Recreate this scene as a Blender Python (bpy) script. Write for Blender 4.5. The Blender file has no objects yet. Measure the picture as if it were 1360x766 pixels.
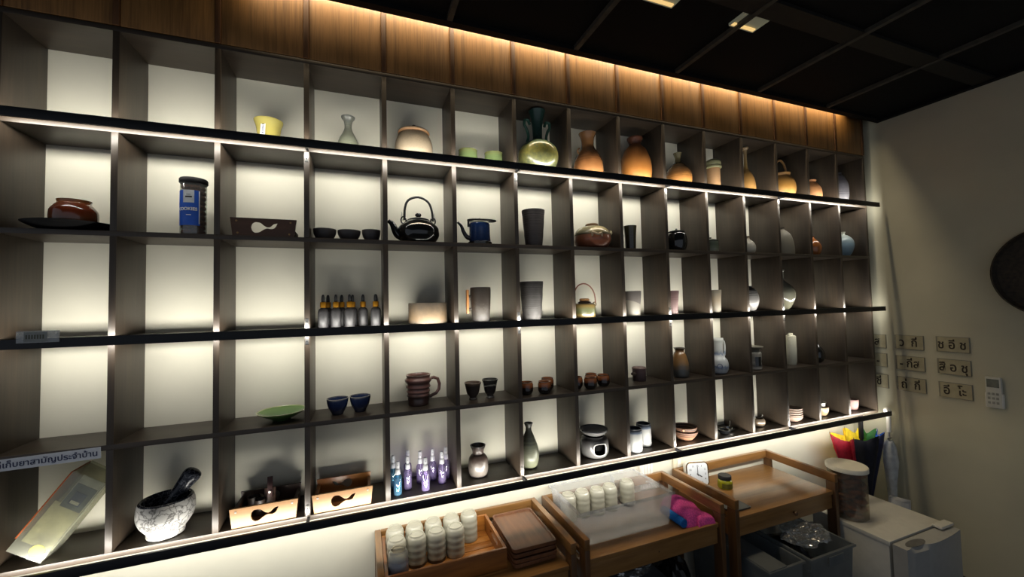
import bpy, bmesh, math, random
from mathutils import Vector, Matrix, noise as mnoise

random.seed(7)
S = bpy.context.scene
COL = S.collection
PI = math.pi

# ------------------------------------------------------------------ camera
cam_d = bpy.data.cameras.new('camera')
cam_d.sensor_width = 36.0
cam_d.lens = 532.225 / 1360 * 36.0
cam_d.clip_start = 0.02
cam = bpy.data.objects.new('camera', cam_d)
COL.objects.link(cam)
yaw, pit, rol = 0.36032305, 0.03820443, -0.02247501
fw = Vector((math.sin(yaw)*math.cos(pit), math.cos(yaw)*math.cos(pit), math.sin(pit)))
rt = Vector((math.cos(yaw), -math.sin(yaw), 0))
up = rt.cross(fw)
r2 = rt*math.cos(rol) + up*math.sin(rol)
u2 = -rt*math.sin(rol) + up*math.cos(rol)
mw = Matrix((r2, u2, -fw)).transposed().to_4x4()
mw.translation = Vector((1.10121, -1.77264, 1.75))
cam.matrix_world = mw
S.camera = cam

# ------------------------------------------------------------------ world, view
S.view_settings.view_transform = 'Standard'
S.view_settings.look = 'None'
S.view_settings.exposure = 0.45
S.view_settings.gamma = 1.0
S.view_settings.use_curve_mapping = False
W = bpy.data.worlds.new('world'); S.world = W
W.use_nodes = True
bg = W.node_tree.nodes['Background']
bg.inputs['Color'].default_value = (0.80, 0.88, 1.0, 1)
bg.inputs['Strength'].default_value = 0.2

LED_W = 2.35        # watts of one 0.9 m segment of the shelf light bars
COVE_W = 2.3       # watts of one segment of the cove light above the panelling
BARS = (0.9355, 1.659, 2.389)
BAR_Y = -0.06

def strip_light(name, loc, rot, length, width, power, color):
    d = bpy.data.lights.new(name, 'AREA')
    d.shape = 'RECTANGLE'; d.size = length; d.size_y = width
    d.energy = power; d.color = color
    o = bpy.data.objects.new(name, d); COL.objects.link(o)
    o.location = loc; o.rotation_euler = rot
    return o
for zb in BARS:
    for k in range(5):
        strip_light('led_light', (0.45+0.9*k, BAR_Y+0.0035, zb), (PI/2, 0, 0), 0.9, 0.012, LED_W, (1.0, 0.97, 0.89))
for k in range(4):
    strip_light('cove_light', (1.13+0.9*k, -0.024, 3.075), (0, 0, 0), 0.9, 0.02, COVE_W, (1.0, 0.82, 0.54)).data.spread = 2.1

# ------------------------------------------------------------------ material helpers
def new_mat(name):
    m = bpy.data.materials.new(name); m.use_nodes = True
    return m, m.node_tree, m.node_tree.nodes['Principled BSDF']
def lin(c):
    f = lambda v: v/12.92 if v <= .04045 else ((v+.055)/1.055)**2.4
    return tuple(f(x/255) for x in c) + (1,)
def setp(b, rough=.5, spec=.5, metal=0, coat=0, crough=.08):
    b.inputs['Roughness'].default_value = rough
    b.inputs['Specular IOR Level'].default_value = spec
    b.inputs['Metallic'].default_value = metal
    b.inputs['Coat Weight'].default_value = coat
    b.inputs['Coat Roughness'].default_value = crough
def ramp(nt, stops):
    r = nt.nodes.new('ShaderNodeValToRGB')
    e = r.color_ramp.elements
    e[0].position, e[0].color = stops[0][0], lin(stops[0][1])
    e[1].position, e[1].color = stops[-1][0], lin(stops[-1][1])
    for p, c in stops[1:-1]:
        x = e.new(p); x.color = lin(c)
    return r
CLAY = {}
for f, ns in ((.55, 'matt_black_bottle speckled_sand_clay speckled_grey_brown_stoneware striped_pale_grey_stoneware dipped_two_tone white_dark_rings off_white_crackle cream_tan_clay ochre_green_bands'),
              (.7, 'mauve_ribbed_clay beige_dotted_clay yellow_glaze mottled_green_bronze celadon_green_glaze blush_plate cream_glaze blush_glaze silvery_brown_glaze white_cup_blue_rim grey_to_black_glaze terracotta_bands grey_green_rings pale_pine red_brown_glaze'),
              (.8, 'orange_wood_fired_clay brown_and_orange_glaze pinkish_clay amber_glaze honey_ash_glaze orange_pink_clay brown_salt_glaze cream_wavy_glaze cream_glaze_dark_lip')):
    for n_ in ns.split(): CLAY[n_] = f
def plain(name, rgb, rough=.5, spec=.5, metal=0, coat=0, var=.12, scale=30, bump=0):
    """one colour with a faint mottling"""
    rgb = tuple(v*CLAY.get(name, 1) for v in rgb)
    m, nt, b = new_mat(name)
    tc = nt.nodes.new('ShaderNodeTexCoord')
    n = nt.nodes.new('ShaderNodeTexNoise'); n.inputs['Scale'].default_value = scale; n.inputs['Detail'].default_value = 3
    nt.links.new(tc.outputs['Object'], n.inputs['Vector'])
    lo = tuple(max(0, v*(1-var)) for v in rgb); hi = tuple(min(255, v*(1+var)) for v in rgb)
    r = ramp(nt, [(.3, lo), (.7, hi)])
    nt.links.new(n.outputs['Fac'], r.inputs['Fac'])
    nt.links.new(r.outputs['Color'], b.inputs['Base Color'])
    setp(b, rough, spec, metal, coat)
    if bump:
        bp = nt.nodes.new('ShaderNodeBump'); bp.inputs['Strength'].default_value = bump; bp.inputs['Distance'].default_value = .002
        nt.links.new(n.outputs['Fac'], bp.inputs['Height']); nt.links.new(bp.outputs['Normal'], b.inputs['Normal'])
    return m
def glaze(name, stops, zr=(0, .2), noise=.2, scale=25, bands=0, bamt=.15, rough=.35, coat=0, bump=.0, slant=0):
    """ceramic: colours follow the height on the pot, broken up by noise and throwing rings"""
    stops = [(p, tuple(v*CLAY.get(name, 1) for v in c)) for p, c in stops]
    m, nt, b = new_mat(name)
    L = nt.links
    tc = nt.nodes.new('ShaderNodeTexCoord')
    sx = nt.nodes.new('ShaderNodeSeparateXYZ'); L.new(tc.outputs['Object'], sx.inputs[0])
    mr = nt.nodes.new('ShaderNodeMapRange'); mr.clamp = False
    mr.inputs['From Min'].default_value = zr[0]; mr.inputs['From Max'].default_value = zr[1]
    sl = nt.nodes.new('ShaderNodeMath'); sl.operation = 'MULTIPLY_ADD'
    L.new(sx.outputs['X'], sl.inputs[0]); sl.inputs[1].default_value = slant; L.new(sx.outputs['Z'], sl.inputs[2])
    L.new(sl.outputs[0], mr.inputs['Value'])
    n = nt.nodes.new('ShaderNodeTexNoise'); n.inputs['Scale'].default_value = scale; n.inputs['Detail'].default_value = 5
    L.new(tc.outputs['Object'], n.inputs['Vector'])
    a = nt.nodes.new('ShaderNodeMath'); a.operation = 'MULTIPLY_ADD'
    L.new(n.outputs['Fac'], a.inputs[0]); a.inputs[1].default_value = noise*2; a.inputs[2].default_value = -noise
    s = nt.nodes.new('ShaderNodeMath'); s.operation = 'ADD'
    L.new(mr.outputs[0], s.inputs[0]); L.new(a.outputs[0], s.inputs[1])
    out = s; hsrc = n.outputs['Fac']
    if bands:
        w = nt.nodes.new('ShaderNodeTexNoise'); w.noise_dimensions = '1D'
        w.inputs['Scale'].default_value = bands; w.inputs['Detail'].default_value = 4
        wob = nt.nodes.new('ShaderNodeMath'); wob.operation = 'MULTIPLY_ADD'
        L.new(n.outputs['Fac'], wob.inputs[0]); wob.inputs[1].default_value = .012; L.new(sx.outputs['Z'], wob.inputs[2])
        L.new(wob.outputs[0], w.inputs['W'])
        c = nt.nodes.new('ShaderNodeMath'); c.operation = 'MULTIPLY_ADD'
        L.new(w.outputs['Fac'], c.inputs[0]); c.inputs[1].default_value = bamt*2; c.inputs[2].default_value = -bamt
        s2 = nt.nodes.new('ShaderNodeMath'); s2.operation = 'ADD'
        L.new(s.outputs[0], s2.inputs[0]); L.new(c.outputs[0], s2.inputs[1]); out = s2; hsrc = w.outputs['Fac']
    r = ramp(nt, stops); L.new(out.outputs[0], r.inputs['Fac'])
    L.new(r.outputs['Color'], b.inputs['Base Color'])
    setp(b, rough, .5, 0, coat)
    if bump:
        bp = nt.nodes.new('ShaderNodeBump'); bp.inputs['Strength'].default_value = bump; bp.inputs['Distance'].default_value = .004
        L.new(hsrc, bp.inputs['Height']); L.new(bp.outputs['Normal'], b.inputs['Normal'])
    return m
def wood(name, stops, axis='X', fine=60, stretch=14, rough=.45, coat=0, bump=.15, spec=.5):
    stops = [(p, tuple(v*CLAY.get(name, 1) for v in c)) for p, c in stops]
    m, nt, b = new_mat(name); L = nt.links
    tc = nt.nodes.new('ShaderNodeTexCoord')
    oi = nt.nodes.new('ShaderNodeObjectInfo')
    mp = nt.nodes.new('ShaderNodeMapping')
    sc = [fine, fine, fine]; sc['XYZ'.index(axis)] = fine/stretch
    mp.inputs['Scale'].default_value = sc
    va = nt.nodes.new('ShaderNodeVectorMath'); va.operation = 'ADD'
    vm = nt.nodes.new('ShaderNodeVectorMath'); vm.operation = 'SCALE'
    cx = nt.nodes.new('ShaderNodeCombineXYZ')
    for i in range(3): L.new(oi.outputs['Random'], cx.inputs[i])
    L.new(cx.outputs[0], vm.inputs[0]); vm.inputs['Scale'].default_value = 7.3
    L.new(tc.outputs['Object'], va.inputs[0]); L.new(vm.outputs[0], va.inputs[1])
    L.new(va.outputs[0], mp.inputs['Vector'])
    n = nt.nodes.new('ShaderNodeTexNoise'); n.inputs['Scale'].default_value = 1; n.inputs['Detail'].default_value = 8; n.inputs['Roughness'].default_value = .62
    L.new(mp.outputs[0], n.inputs['Vector'])
    big = nt.nodes.new('ShaderNodeTexNoise'); big.inputs['Scale'].default_value = .16; big.inputs['Detail'].default_value = 2
    L.new(mp.outputs[0], big.inputs['Vector'])
    mx = nt.nodes.new('ShaderNodeMath'); mx.operation = 'MULTIPLY_ADD'
    L.new(big.outputs['Fac'], mx.inputs[0]); mx.inputs[1].default_value = .45
    h = nt.nodes.new('ShaderNodeMath'); h.operation = 'MULTIPLY'; L.new(n.outputs['Fac'], h.inputs[0]); h.inputs[1].default_value = .55
    L.new(h.outputs[0], mx.inputs[2])
    r = ramp(nt, stops); L.new(mx.outputs[0], r.inputs['Fac'])
    L.new(r.outputs['Color'], b.inputs['Base Color'])
    setp(b, rough, spec, 0, coat, .2)
    if bump:
        bp = nt.nodes.new('ShaderNodeBump'); bp.inputs['Strength'].default_value = bump; bp.inputs['Distance'].default_value = .001
        L.new(n.outputs['Fac'], bp.inputs['Height']); L.new(bp.outputs['Normal'], b.inputs['Normal'])
    return m
def clear(name, tint=(235, 238, 240), alpha=.15, rough=.1, gloss=.08):
    """thin clear plastic or glass: see-through with a little haze and sheen"""
    m = bpy.data.materials.new(name); m.use_nodes = True
    nt = m.node_tree; nt.nodes.clear(); L = nt.links
    o = nt.nodes.new('ShaderNodeOutputMaterial')
    t = nt.nodes.new('ShaderNodeBsdfTransparent'); t.inputs['Color'].default_value = lin(tint)
    d = nt.nodes.new('ShaderNodeBsdfDiffuse'); d.inputs['Color'].default_value = lin(tint)
    tr = nt.nodes.new('ShaderNodeBsdfTranslucent'); tr.inputs['Color'].default_value = lin(tint)
    dm = nt.nodes.new('ShaderNodeMixShader'); dm.inputs[0].default_value = .5
    L.new(d.outputs[0], dm.inputs[1]); L.new(tr.outputs[0], dm.inputs[2])
    g = nt.nodes.new('ShaderNodeBsdfGlossy'); g.inputs['Roughness'].default_value = rough
    n = nt.nodes.new('ShaderNodeTexNoise'); n.inputs['Scale'].default_value = 14
    tc = nt.nodes.new('ShaderNodeTexCoord'); L.new(tc.outputs['Object'], n.inputs['Vector'])
    mr = nt.nodes.new('ShaderNodeMapRange'); L.new(n.outputs['Fac'], mr.inputs['Value'])
    mr.inputs['To Min'].default_value = alpha*.8; mr.inputs['To Max'].default_value = alpha*1.2
    m1 = nt.nodes.new('ShaderNodeMixShader'); L.new(mr.outputs[0], m1.inputs[0])
    L.new(t.outputs[0], m1.inputs[1]); L.new(dm.outputs[0], m1.inputs[2])
    m2 = nt.nodes.new('ShaderNodeMixShader'); m2.inputs[0].default_value = gloss
    L.new(m1.outputs[0], m2.inputs[1]); L.new(g.outputs[0], m2.inputs[2])
    L.new(m2.outputs[0], o.inputs['Surface'])
    return m
def marble(name, base, vein, scale=28, width=.06, rough=.4):
    m, nt, b = new_mat(name); L = nt.links
    tc = nt.nodes.new('ShaderNodeTexCoord')
    n = nt.nodes.new('ShaderNodeTexNoise'); n.inputs['Scale'].default_value = scale*.7; n.inputs['Detail'].default_value = 4
    L.new(tc.outputs['Object'], n.inputs['Vector'])
    mixv = nt.nodes.new('ShaderNodeMix'); mixv.data_type = 'VECTOR'; mixv.inputs['Factor'].default_value = .12
    L.new(tc.outputs['Object'], mixv.inputs[4]); L.new(n.outputs['Color'], mixv.inputs[5])
    v = nt.nodes.new('ShaderNodeTexVoronoi'); v.feature = 'DISTANCE_TO_EDGE'; v.inputs['Scale'].default_value = scale
    L.new(mixv.outputs[1], v.inputs['Vector'])
    r = ramp(nt, [(0, vein), (width, tuple((a*2+c)/3 for a, c in zip(base, vein))), (width*2.6, base)])
    L.new(v.outputs['Distance'], r.inputs['Fac']); L.new(r.outputs['Color'], b.inputs['Base Color'])
    setp(b, rough)
    return m
def emit(name, rgb, s):
    m, nt, b = new_mat(name)
    b.inputs['Base Color'].default_value = lin(rgb)
    b.inputs['Emission Color'].default_value = lin(rgb); b.inputs['Emission Strength'].default_value = s
    return m

# ------------------------------------------------------------------ geometry helpers
class G:
    def __init__(s): s.v = []; s.f = []
    def add(s, vs, fs):
        o = len(s.v); s.v += [tuple(p) for p in vs]; s.f += [tuple(i+o for i in f) for f in fs]; return s
    def box(s, x0, x1, y0, y1, z0, z1):
        return s.add([(x0,y0,z0),(x1,y0,z0),(x1,y1,z0),(x0,y1,z0),(x0,y0,z1),(x1,y0,z1),(x1,y1,z1),(x0,y1,z1)],
                     [(0,3,2,1),(4,5,6,7),(0,1,5,4),(1,2,6,5),(2,3,7,6),(3,0,4,7)])
    def lathe(s, prof, seg=32, c=(0,0,0), sx=1, sy=1, wob=0, skip=None):
        vs, fs, rings = [], [], []
        for r, z in prof:
            if r < 1e-5:
                rings.append([len(vs)]); vs.append((c[0], c[1], c[2]+z))
            else:
                k = len(vs)
                for i in range(seg):
                    a = 2*PI*i/seg
                    rr = r*(1+wob*math.sin(3*a+z*20))
                    vs.append((c[0]+rr*math.cos(a)*sx, c[1]+rr*math.sin(a)*sy, c[2]+z))
                rings.append(list(range(k, k+seg)))
        for j in range(len(rings)-1):
            A, B = rings[j], rings[j+1]
            for i in range(seg):
                i2 = (i+1) % seg
                if skip and skip(2*PI*(i+.5)/seg, (prof[j][1]+prof[j+1][1])/2, j): continue
                if len(A) == 1 and len(B) == 1: continue
                if len(A) == 1: fs.append((A[0], B[i2], B[i]))
                elif len(B) == 1: fs.append((A[i], A[i2], B[0]))
                else: fs.append((A[i], A[i2], B[i2], B[i]))
        return s.add(vs, fs)
    def tube(s, path, rad, seg=10, closed=False, flat=1.0):
        P = [Vector(p) for p in path]; n = len(P)
        R = rad if isinstance(rad, (list, tuple)) else [rad]*n
        vs, fs = [], []
        ref = None
        for i in range(n):
            if closed: t = P[(i+1) % n]-P[i-1]
            else: t = P[min(i+1, n-1)]-P[max(i-1, 0)]
            t.normalize()
            if ref is None:
                ref = Vector((0,1,0)) if abs(t.y) < .9 else Vector((1,0,0))
            a = (ref - t*ref.dot(t)).normalized(); ref = a; b = t.cross(a)
            for k in range(seg):
                q = 2*PI*k/seg
                vs.append(P[i] + a*(R[i]*math.cos(q)*flat) + b*(R[i]*math.sin(q)))
        for i in range(n if closed else n-1):
            j = (i+1) % n
            for k in range(seg):
                k2 = (k+1) % seg
                fs.append((i*seg+k, i*seg+k2, j*seg+k2, j*seg+k))
        if not closed:
            fs.append(tuple(range(seg-1, -1, -1))); fs.append(tuple((n-1)*seg+k for k in range(seg)))
        return s.add(vs, fs)
    def prism(s, poly, y0, y1):
        """poly in x,z extruded along y"""
        n = len(poly)
        vs = [(x, y0, z) for x, z in poly] + [(x, y1, z) for x, z in poly]
        fs = [tuple(range(n)), tuple(range(2*n-1, n-1, -1))]
        for i in range(n):
            j = (i+1) % n; fs.append((i, i+n, j+n, j))
        return s.add(vs, fs)
    def move(s, M):
        s.v = [tuple(M @ Vector(p)) for p in s.v]; return s
def catmull(pts, k=5):
    """cubic through the points, with limited tangents so that it never overshoots"""
    n = len(pts); dim = len(pts[0]); tan = []
    for i in range(n):
        t = []
        for c in range(dim):
            d0 = pts[i][c]-pts[i-1][c] if i else None
            d1 = pts[i+1][c]-pts[i][c] if i < n-1 else None
            if d0 is None: m = d1
            elif d1 is None: m = d0
            elif d0*d1 <= 0: m = 0
            else: m = math.copysign(min(abs(d0+d1)/2, 2.5*min(abs(d0), abs(d1))), d0)
            t.append(m)
        tan.append(t)
    out = []
    for i in range(n-1):
        for j in range(k):
            t = j/k; t2 = t*t; t3 = t2*t
            out.append(tuple((2*t3-3*t2+1)*pts[i][c]+(t3-2*t2+t)*tan[i][c]+(-2*t3+3*t2)*pts[i+1][c]+(t3-t2)*tan[i+1][c] for c in range(dim)))
    out.append(tuple(pts[-1]))
    return out
def shell(outer, th=.004, sm=5, ribs=None):
    """closed profile of a hollow vessel from its outer silhouette (base to rim)"""
    o = catmull(outer, sm) if sm else list(outer)
    o = [(max(r, .002), z) for r, z in o]
    if ribs:
        amp, per = ribs
        o = [(r+amp*math.sin(2*PI*z/per), z) for r, z in o]
    zb = o[0][1]
    inner = [(max(r-th, .0025), z) for r, z in reversed(o) if z > zb+th*1.6]
    return [(0, zb)] + o + inner + [(0, zb+th*1.6)]
def solidp(outer, sm=5):
    o = catmull(outer, sm) if sm else list(outer)
    return [(0, o[0][1])] + [(max(r,.001), z) for r, z in o] + [(0, o[-1][1])]
def mesh(name, g, smooth=True, bevel=0, mats=None, angle=40):
    me = bpy.data.meshes.new(name)
    me.from_pydata(g.v, [], g.f)
    if bevel:
        bm = bmesh.new(); bm.from_mesh(me)
        bmesh.ops.bevel(bm, geom=[e for e in bm.edges], offset=bevel, segments=2, affect='EDGES', profile=.6)
        bm.to_mesh(me); bm.free()
    me.validate(); me.update()
    if smooth:
        me.polygons.foreach_set('use_smooth', [True]*len(me.polygons))
        me.set_sharp_from_angle(angle=math.radians(angle))
    return me
def put(name, me, mat, parent=None, loc=(0,0,0), rot=(0,0,0)):
    if isinstance(me, G): me = mesh(name, me)
    if mat is not None and not me.materials: me.materials.append(mat)
    o = bpy.data.objects.new(name, me); COL.objects.link(o)
    o.location = loc; o.rotation_euler = rot; o.parent = parent
    return o
def tag(o, label, cat, group=None):
    o['label'] = label; o['category'] = cat
    if group: o['group'] = group
    return o
def thing(name, label, cat, loc, rotz=0, group=None):
    o = bpy.data.objects.new(name, None); COL.objects.link(o)
    o.empty_display_size = .05
    o.location = loc; o.rotation_euler = (0, 0, rotz)
    return tag(o, label, cat, group)
def struct(name, me, mat, **k):
    o = put(name, me, mat, **k); o['kind'] = 'structure'; return o
def dup(root, loc, rotz=None, label=None, group=None):
    r = root.copy(); COL.objects.link(r); r.location = loc
    if rotz is not None: r.rotation_euler = (0, 0, rotz)
    if label: r['label'] = label
    if group: r['group'] = group
    for ch in list(root.children):
        c = ch.copy(); COL.objects.link(c); c.parent = r
        for gch in ch.children:
            d = gch.copy(); COL.objects.link(d); d.parent = c
    return r
def text_mesh(body, size, extrude=.0004, align='CENTER', bold=0):
    cu = bpy.data.curves.new('lettering', 'FONT')
    cu.body = body; cu.size = size; cu.extrude = extrude; cu.align_x = align; cu.align_y = 'CENTER'
    cu.resolution_u = 3; cu.offset = bold
    o = bpy.data.objects.new('lettering_source', cu); COL.objects.link(o)
    dg = bpy.context.evaluated_depsgraph_get()
    me = bpy.data.meshes.new_from_object(o.evaluated_get(dg))
    bpy.data.objects.remove(o); bpy.data.curves.remove(cu)
    me.materials.clear()
    return me
def arc(cx, cz, rx, rz, a0, a1, n=14, y=0):
    return [(cx+rx*math.cos(math.radians(a0+(a1-a0)*i/n)), y, cz+rz*math.sin(math.radians(a0+(a1-a0)*i/n))) for i in range(n+1)]

# ------------------------------------------------------------------ materials
WENGE = wood('dark_wenge_laminate', [(.3, (44, 37, 31)), (.5, (56, 47, 38)), (.72, (72, 60, 47))], 'Z', 90, 16, .42, bump=.06)
WENGE_H = wood('dark_wenge_laminate_lengthwise', [(.3, (44, 37, 31)), (.5, (56, 47, 38)), (.72, (72, 60, 47))], 'X', 90, 16, .42, bump=.06)
BLACK = plain('black_powder_coat', (20, 21, 25), .5, .4)
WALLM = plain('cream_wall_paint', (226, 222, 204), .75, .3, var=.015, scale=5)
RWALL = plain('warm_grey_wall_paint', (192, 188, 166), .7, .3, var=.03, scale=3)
FASC = wood('brown_stained_veneer', [(.3, (84, 56, 27)), (.45, (118, 82, 42)), (.55, (136, 96, 51)), (.7, (98, 66, 33))], 'Z', 190, 30, .38, coat=.15, bump=.12)
FASCB = wood('dark_stained_batten', [(.3, (60, 36, 16)), (.7, (104, 66, 32))], 'Z', 80, 18, .42, bump=.1)
CEILM = plain('matt_black_ceiling', (14, 14, 15), .8, .2)
CEILB = plain('charcoal_ceiling_batten', (72, 69, 62), .6, .3)
FLOORM = plain('dark_floor_tile', (52, 48, 44), .5, .4)
STEEL = plain('brushed_steel', (190, 188, 182), .3, .5, metal=1)
LEDM = emit('led_diffuser', (255, 248, 230), 6)
WHITEP = plain('white_plastic', (232, 230, 222), .4, var=.02)
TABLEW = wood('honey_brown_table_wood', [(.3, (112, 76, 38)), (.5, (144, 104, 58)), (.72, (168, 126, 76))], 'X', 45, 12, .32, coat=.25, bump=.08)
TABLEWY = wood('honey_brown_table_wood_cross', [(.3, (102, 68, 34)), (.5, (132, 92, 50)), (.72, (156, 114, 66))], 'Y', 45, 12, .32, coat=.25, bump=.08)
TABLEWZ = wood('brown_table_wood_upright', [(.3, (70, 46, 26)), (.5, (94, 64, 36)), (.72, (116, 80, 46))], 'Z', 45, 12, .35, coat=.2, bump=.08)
ACACIA = wood('acacia_wood', [(.25, (98, 54, 22)), (.5, (170, 106, 44)), (.75, (204, 140, 62))], 'X', 40, 10, .38, coat=.2)
ACACIAY = wood('acacia_wood_cross', [(.25, (98, 54, 22)), (.5, (150, 92, 40)), (.75, (176, 114, 54))], 'Y', 40, 10, .38, coat=.2)
WALNUT = wood('walnut_tray', [(.25, (72, 44, 28)), (.5, (112, 72, 46)), (.75, (136, 92, 62))], 'Y', 55, 12, .4, coat=.1)
PINE = wood('pale_pine', [(.25, (176, 118, 62)), (.5, (206, 152, 92)), (.75, (222, 176, 116))], 'X', 50, 12, .45)
DARKPINE = wood('dark_stained_pine', [(.25, (48, 30, 20)), (.5, (72, 46, 30)), (.75, (92, 62, 40))], 'X', 50, 12, .45)
CLEARP = clear('clear_plastic', (248, 249, 250), .24, .15, .06)
CLEARG = clear('clear_glass', (240, 242, 240), .06, .03, .1)
INK = plain('black_ink', (22, 20, 20), .6)
INKB = plain('dark_blue_ink', (28, 36, 72), .6)
BLACKC = plain('black_glossy_glaze', (16, 17, 18), .12, .6, coat=.5)
BLACKR = plain('black_rubber', (18, 18, 19), .55, .4)
DARKCLAY = plain('dark_brown_clay', (58, 46, 40), .5, var=.2)

# ------------------------------------------------------------------ the setting
XW = 4.59
struct('wall_back', mesh('wall_back', G().box(-1.6, XW+.1, .2055, .30, 0, 3.2)), WALLM)
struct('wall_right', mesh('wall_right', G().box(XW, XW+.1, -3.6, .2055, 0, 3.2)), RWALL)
struct('floor', mesh('floor', G().box(-1.6, XW+.1, -3.6, .30, -.06, 0)), FLOORM)
ceil = struct('ceiling', mesh('ceiling', G().box(-1.6, XW, -3.6, -.052, 3.012, 3.12)), CEILM)
put('edge_beam', mesh('edge_beam', G().box(-1.6, XW, -.052, -.05, 2.99, 3.12)), CEILM, ceil)
put('edge_beam', mesh('edge_beam', G().box(-1.6, XW, -.088, -.052, 2.99, 3.012)), CEILM, ceil)
bat = mesh('ceiling_batten', G().box(-.012, .012, -3.55, -.088, 2.992, 3.012)); bat.materials.append(CEILB)
for k in range(9): put('ceiling_batten', bat, None, ceil, (3.985-.628*k, 0, 0))
cb = mesh('cross_beam', G().box(-1.6, XW-.04, -.045, .045, 2.996, 3.012)); cb.materials.append(plain('black_cross_beam', (30, 29, 27), .6, .3))
for yy in (-.592, -1.15, -1.71, -2.27): put('cross_beam', cb, None, ceil, (0, yy, 0))
put('edge_beam', mesh('edge_beam', G().box(XW-.04, XW, -3.6, -.088, 2.99, 3.012)), CEILM, ceil)
put('cove_board', mesh('cove_board', G().box(-1.6, XW, -.05, .2, 3.09, 3.12)), CEILM, ceil)

# panelling above the shelf: boards with battens over the joints
trim = struct('trim_1', mesh('trim_1', G().box(-.01, 4.51, .03, .2, 2.7615, 3.085)), FASCB)
pan = mesh('panel', G().box(.0105, .2895, .0, .0295, 2.763, 3.085), bevel=.002); pan.materials.append(FASC)
bt = mesh('panel_batten', G().box(-.0095, .0095, -.004, .0295, 2.763, 3.085), bevel=.0015); bt.materials.append(FASCB)
for i in range(15): put('panel', pan, None, trim, (.3*i, 0, 0))
for i in range(16): put('panel_batten', bt, None, trim, (.3*i, 0, 0))

# ceiling downlights set into the black panels
DL_G = emit('grey_reflector_added_glow', (176, 176, 150), .09)  # slight glow added so the grey face shows against the dark ceiling
DL_E = emit('lit_lip_painted_glow', (255, 214, 140), .6)  # light on the shelf-side rim, painted as a warm glow
for x, lab in ((2.282, 'square recessed ceiling downlight beside the black batten over the tall green vase'), (2.762, 'square recessed ceiling downlight half hidden by a black batten near the cross beam')):
    t = thing('downlight', lab, 'downlight', (x, -.532, 3.0118))
    put('lamp_frame', mesh('lamp_frame', G().box(-.075,.075,-.075,-.071,-.012,0).box(-.075,.075,.071,.075,-.012,0).box(-.075,-.071,-.071,.071,-.012,0).box(.071,.075,-.071,.071,-.012,0)), DL_G, t)
    put('lamp_reflector', mesh('lamp_reflector', G().box(-.0705,.0705,-.0705,.0705,-.004,0)), DL_G, t)
    put('lamp_lip', mesh('lamp_lip', G().box(-.0705,.0705,.056,.0705,-.010,-.005)), DL_E, t)

# ------------------------------------------------------------------ shelf grid
T = .0196
Zf = {1: 2.398, 2: 2.0331, 3: 1.668, 4: 1.3032, 5: .9445}    # tops of the boards that carry each row
shelf = thing('display_shelf', 'long dark brown wooden grid shelf of square cubbyholes on the cream wall', 'shelf', (0, 0, 0))
for zt in (2.7601, 2.398, 2.0331, 1.668, 1.3032, .9445):
    put('shelf_board', mesh('shelf_board', G().box(-T/2, 4.5+T/2, .0005, .205, zt-.018, zt), bevel=.0008), WENGE_H, shelf)
tops = {1: 2.742, 2: 2.3799, 3: 2.015, 4: 1.6499, 5: 1.2851}
for r in range(1, 6):
    dm = mesh('divider', G().box(-T/2, T/2, .0, .205, Zf[r]+.0001, tops[r]), bevel=.0008); dm.materials.append(WENGE)
    for i in range(16): put('divider', dm, None, shelf, (.3*i, 0, 0))

# light bars hung in front of the shelf, LED strip on the hidden side
names = {0: 'black metal light bar running along the bottom edge of the shelf', 1: 'black metal light bar running along the middle of the shelf', 2: 'black metal light bar running below the top row of the shelf'}
arm = mesh('bracket_arm', G().box(-.005, .005, -.0605, -.001, -.007, .007)); arm.materials.append(BLACK)
pl = mesh('bracket_plate', G().box(-.006, .006, -.0025, -.0003, -.019, .019), bevel=.0006); pl.materials.append(STEEL)
scr = mesh('screw', G().lathe([(0,0),(.0028,0),(.0024,.0016),(0,.0018)], 10).move(Matrix.Translation((0,-.0025,0)) @ Matrix.Rotation(PI/2,4,'X'))); scr.materials.append(BLACK)
for n, zb in enumerate(BARS):
    t = thing('light_bar', names[n], 'light', (0, 0, zb), 0, 'light bars in front of the shelf')
    put('rail', mesh('rail', G().box(-.05, 4.525, -.0705, BAR_Y, -.0155, .0155), bevel=.001), BLACK, t)
    put('led_strip', mesh('led_strip', G().box(-.04, 4.515, BAR_Y, BAR_Y+.002, -.005, .005)), LEDM, t)
    for i in (3, 6, 9, 12):
        put('bracket_arm', arm, None, t, (.3*i+.004, 0, 0))
        for s in ((1,), (1, -1), (-1,))[n]:
            p = put('bracket_plate', pl, None, t, (.3*i, 0, s*.032))
            put('screw', scr, None, p, (0, 0, s*.006))
    if n == 0:
        put('end_cap', mesh('end_cap', G().lathe(solidp([(.012,0),(.02,.006),(.02,.02),(.012,.03)]), 20).move(Matrix.Translation((4.50,-.05,.016)) @ Matrix.Rotation(PI/2,4,'Y'))), WHITEP, t)

# ------------------------------------------------------------------ pots on the shelf
def pot(name, label, cat, row, x, y, outer, mat, th=.004, ribs=None, sm=5, group=None, seg=36, wob=0, extra=False, dz=0):
    g = G().lathe(shell(outer, th, sm, ribs), seg, wob=wob)
    loc = (x, y, Zf[row]+.0004+dz)
    if extra:
        t = thing(name, label, cat, loc, 0, group)
        put('body', g, mat, t)
        return t
    return tag(put(name, g, mat, None, loc), label, cat, group)

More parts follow.
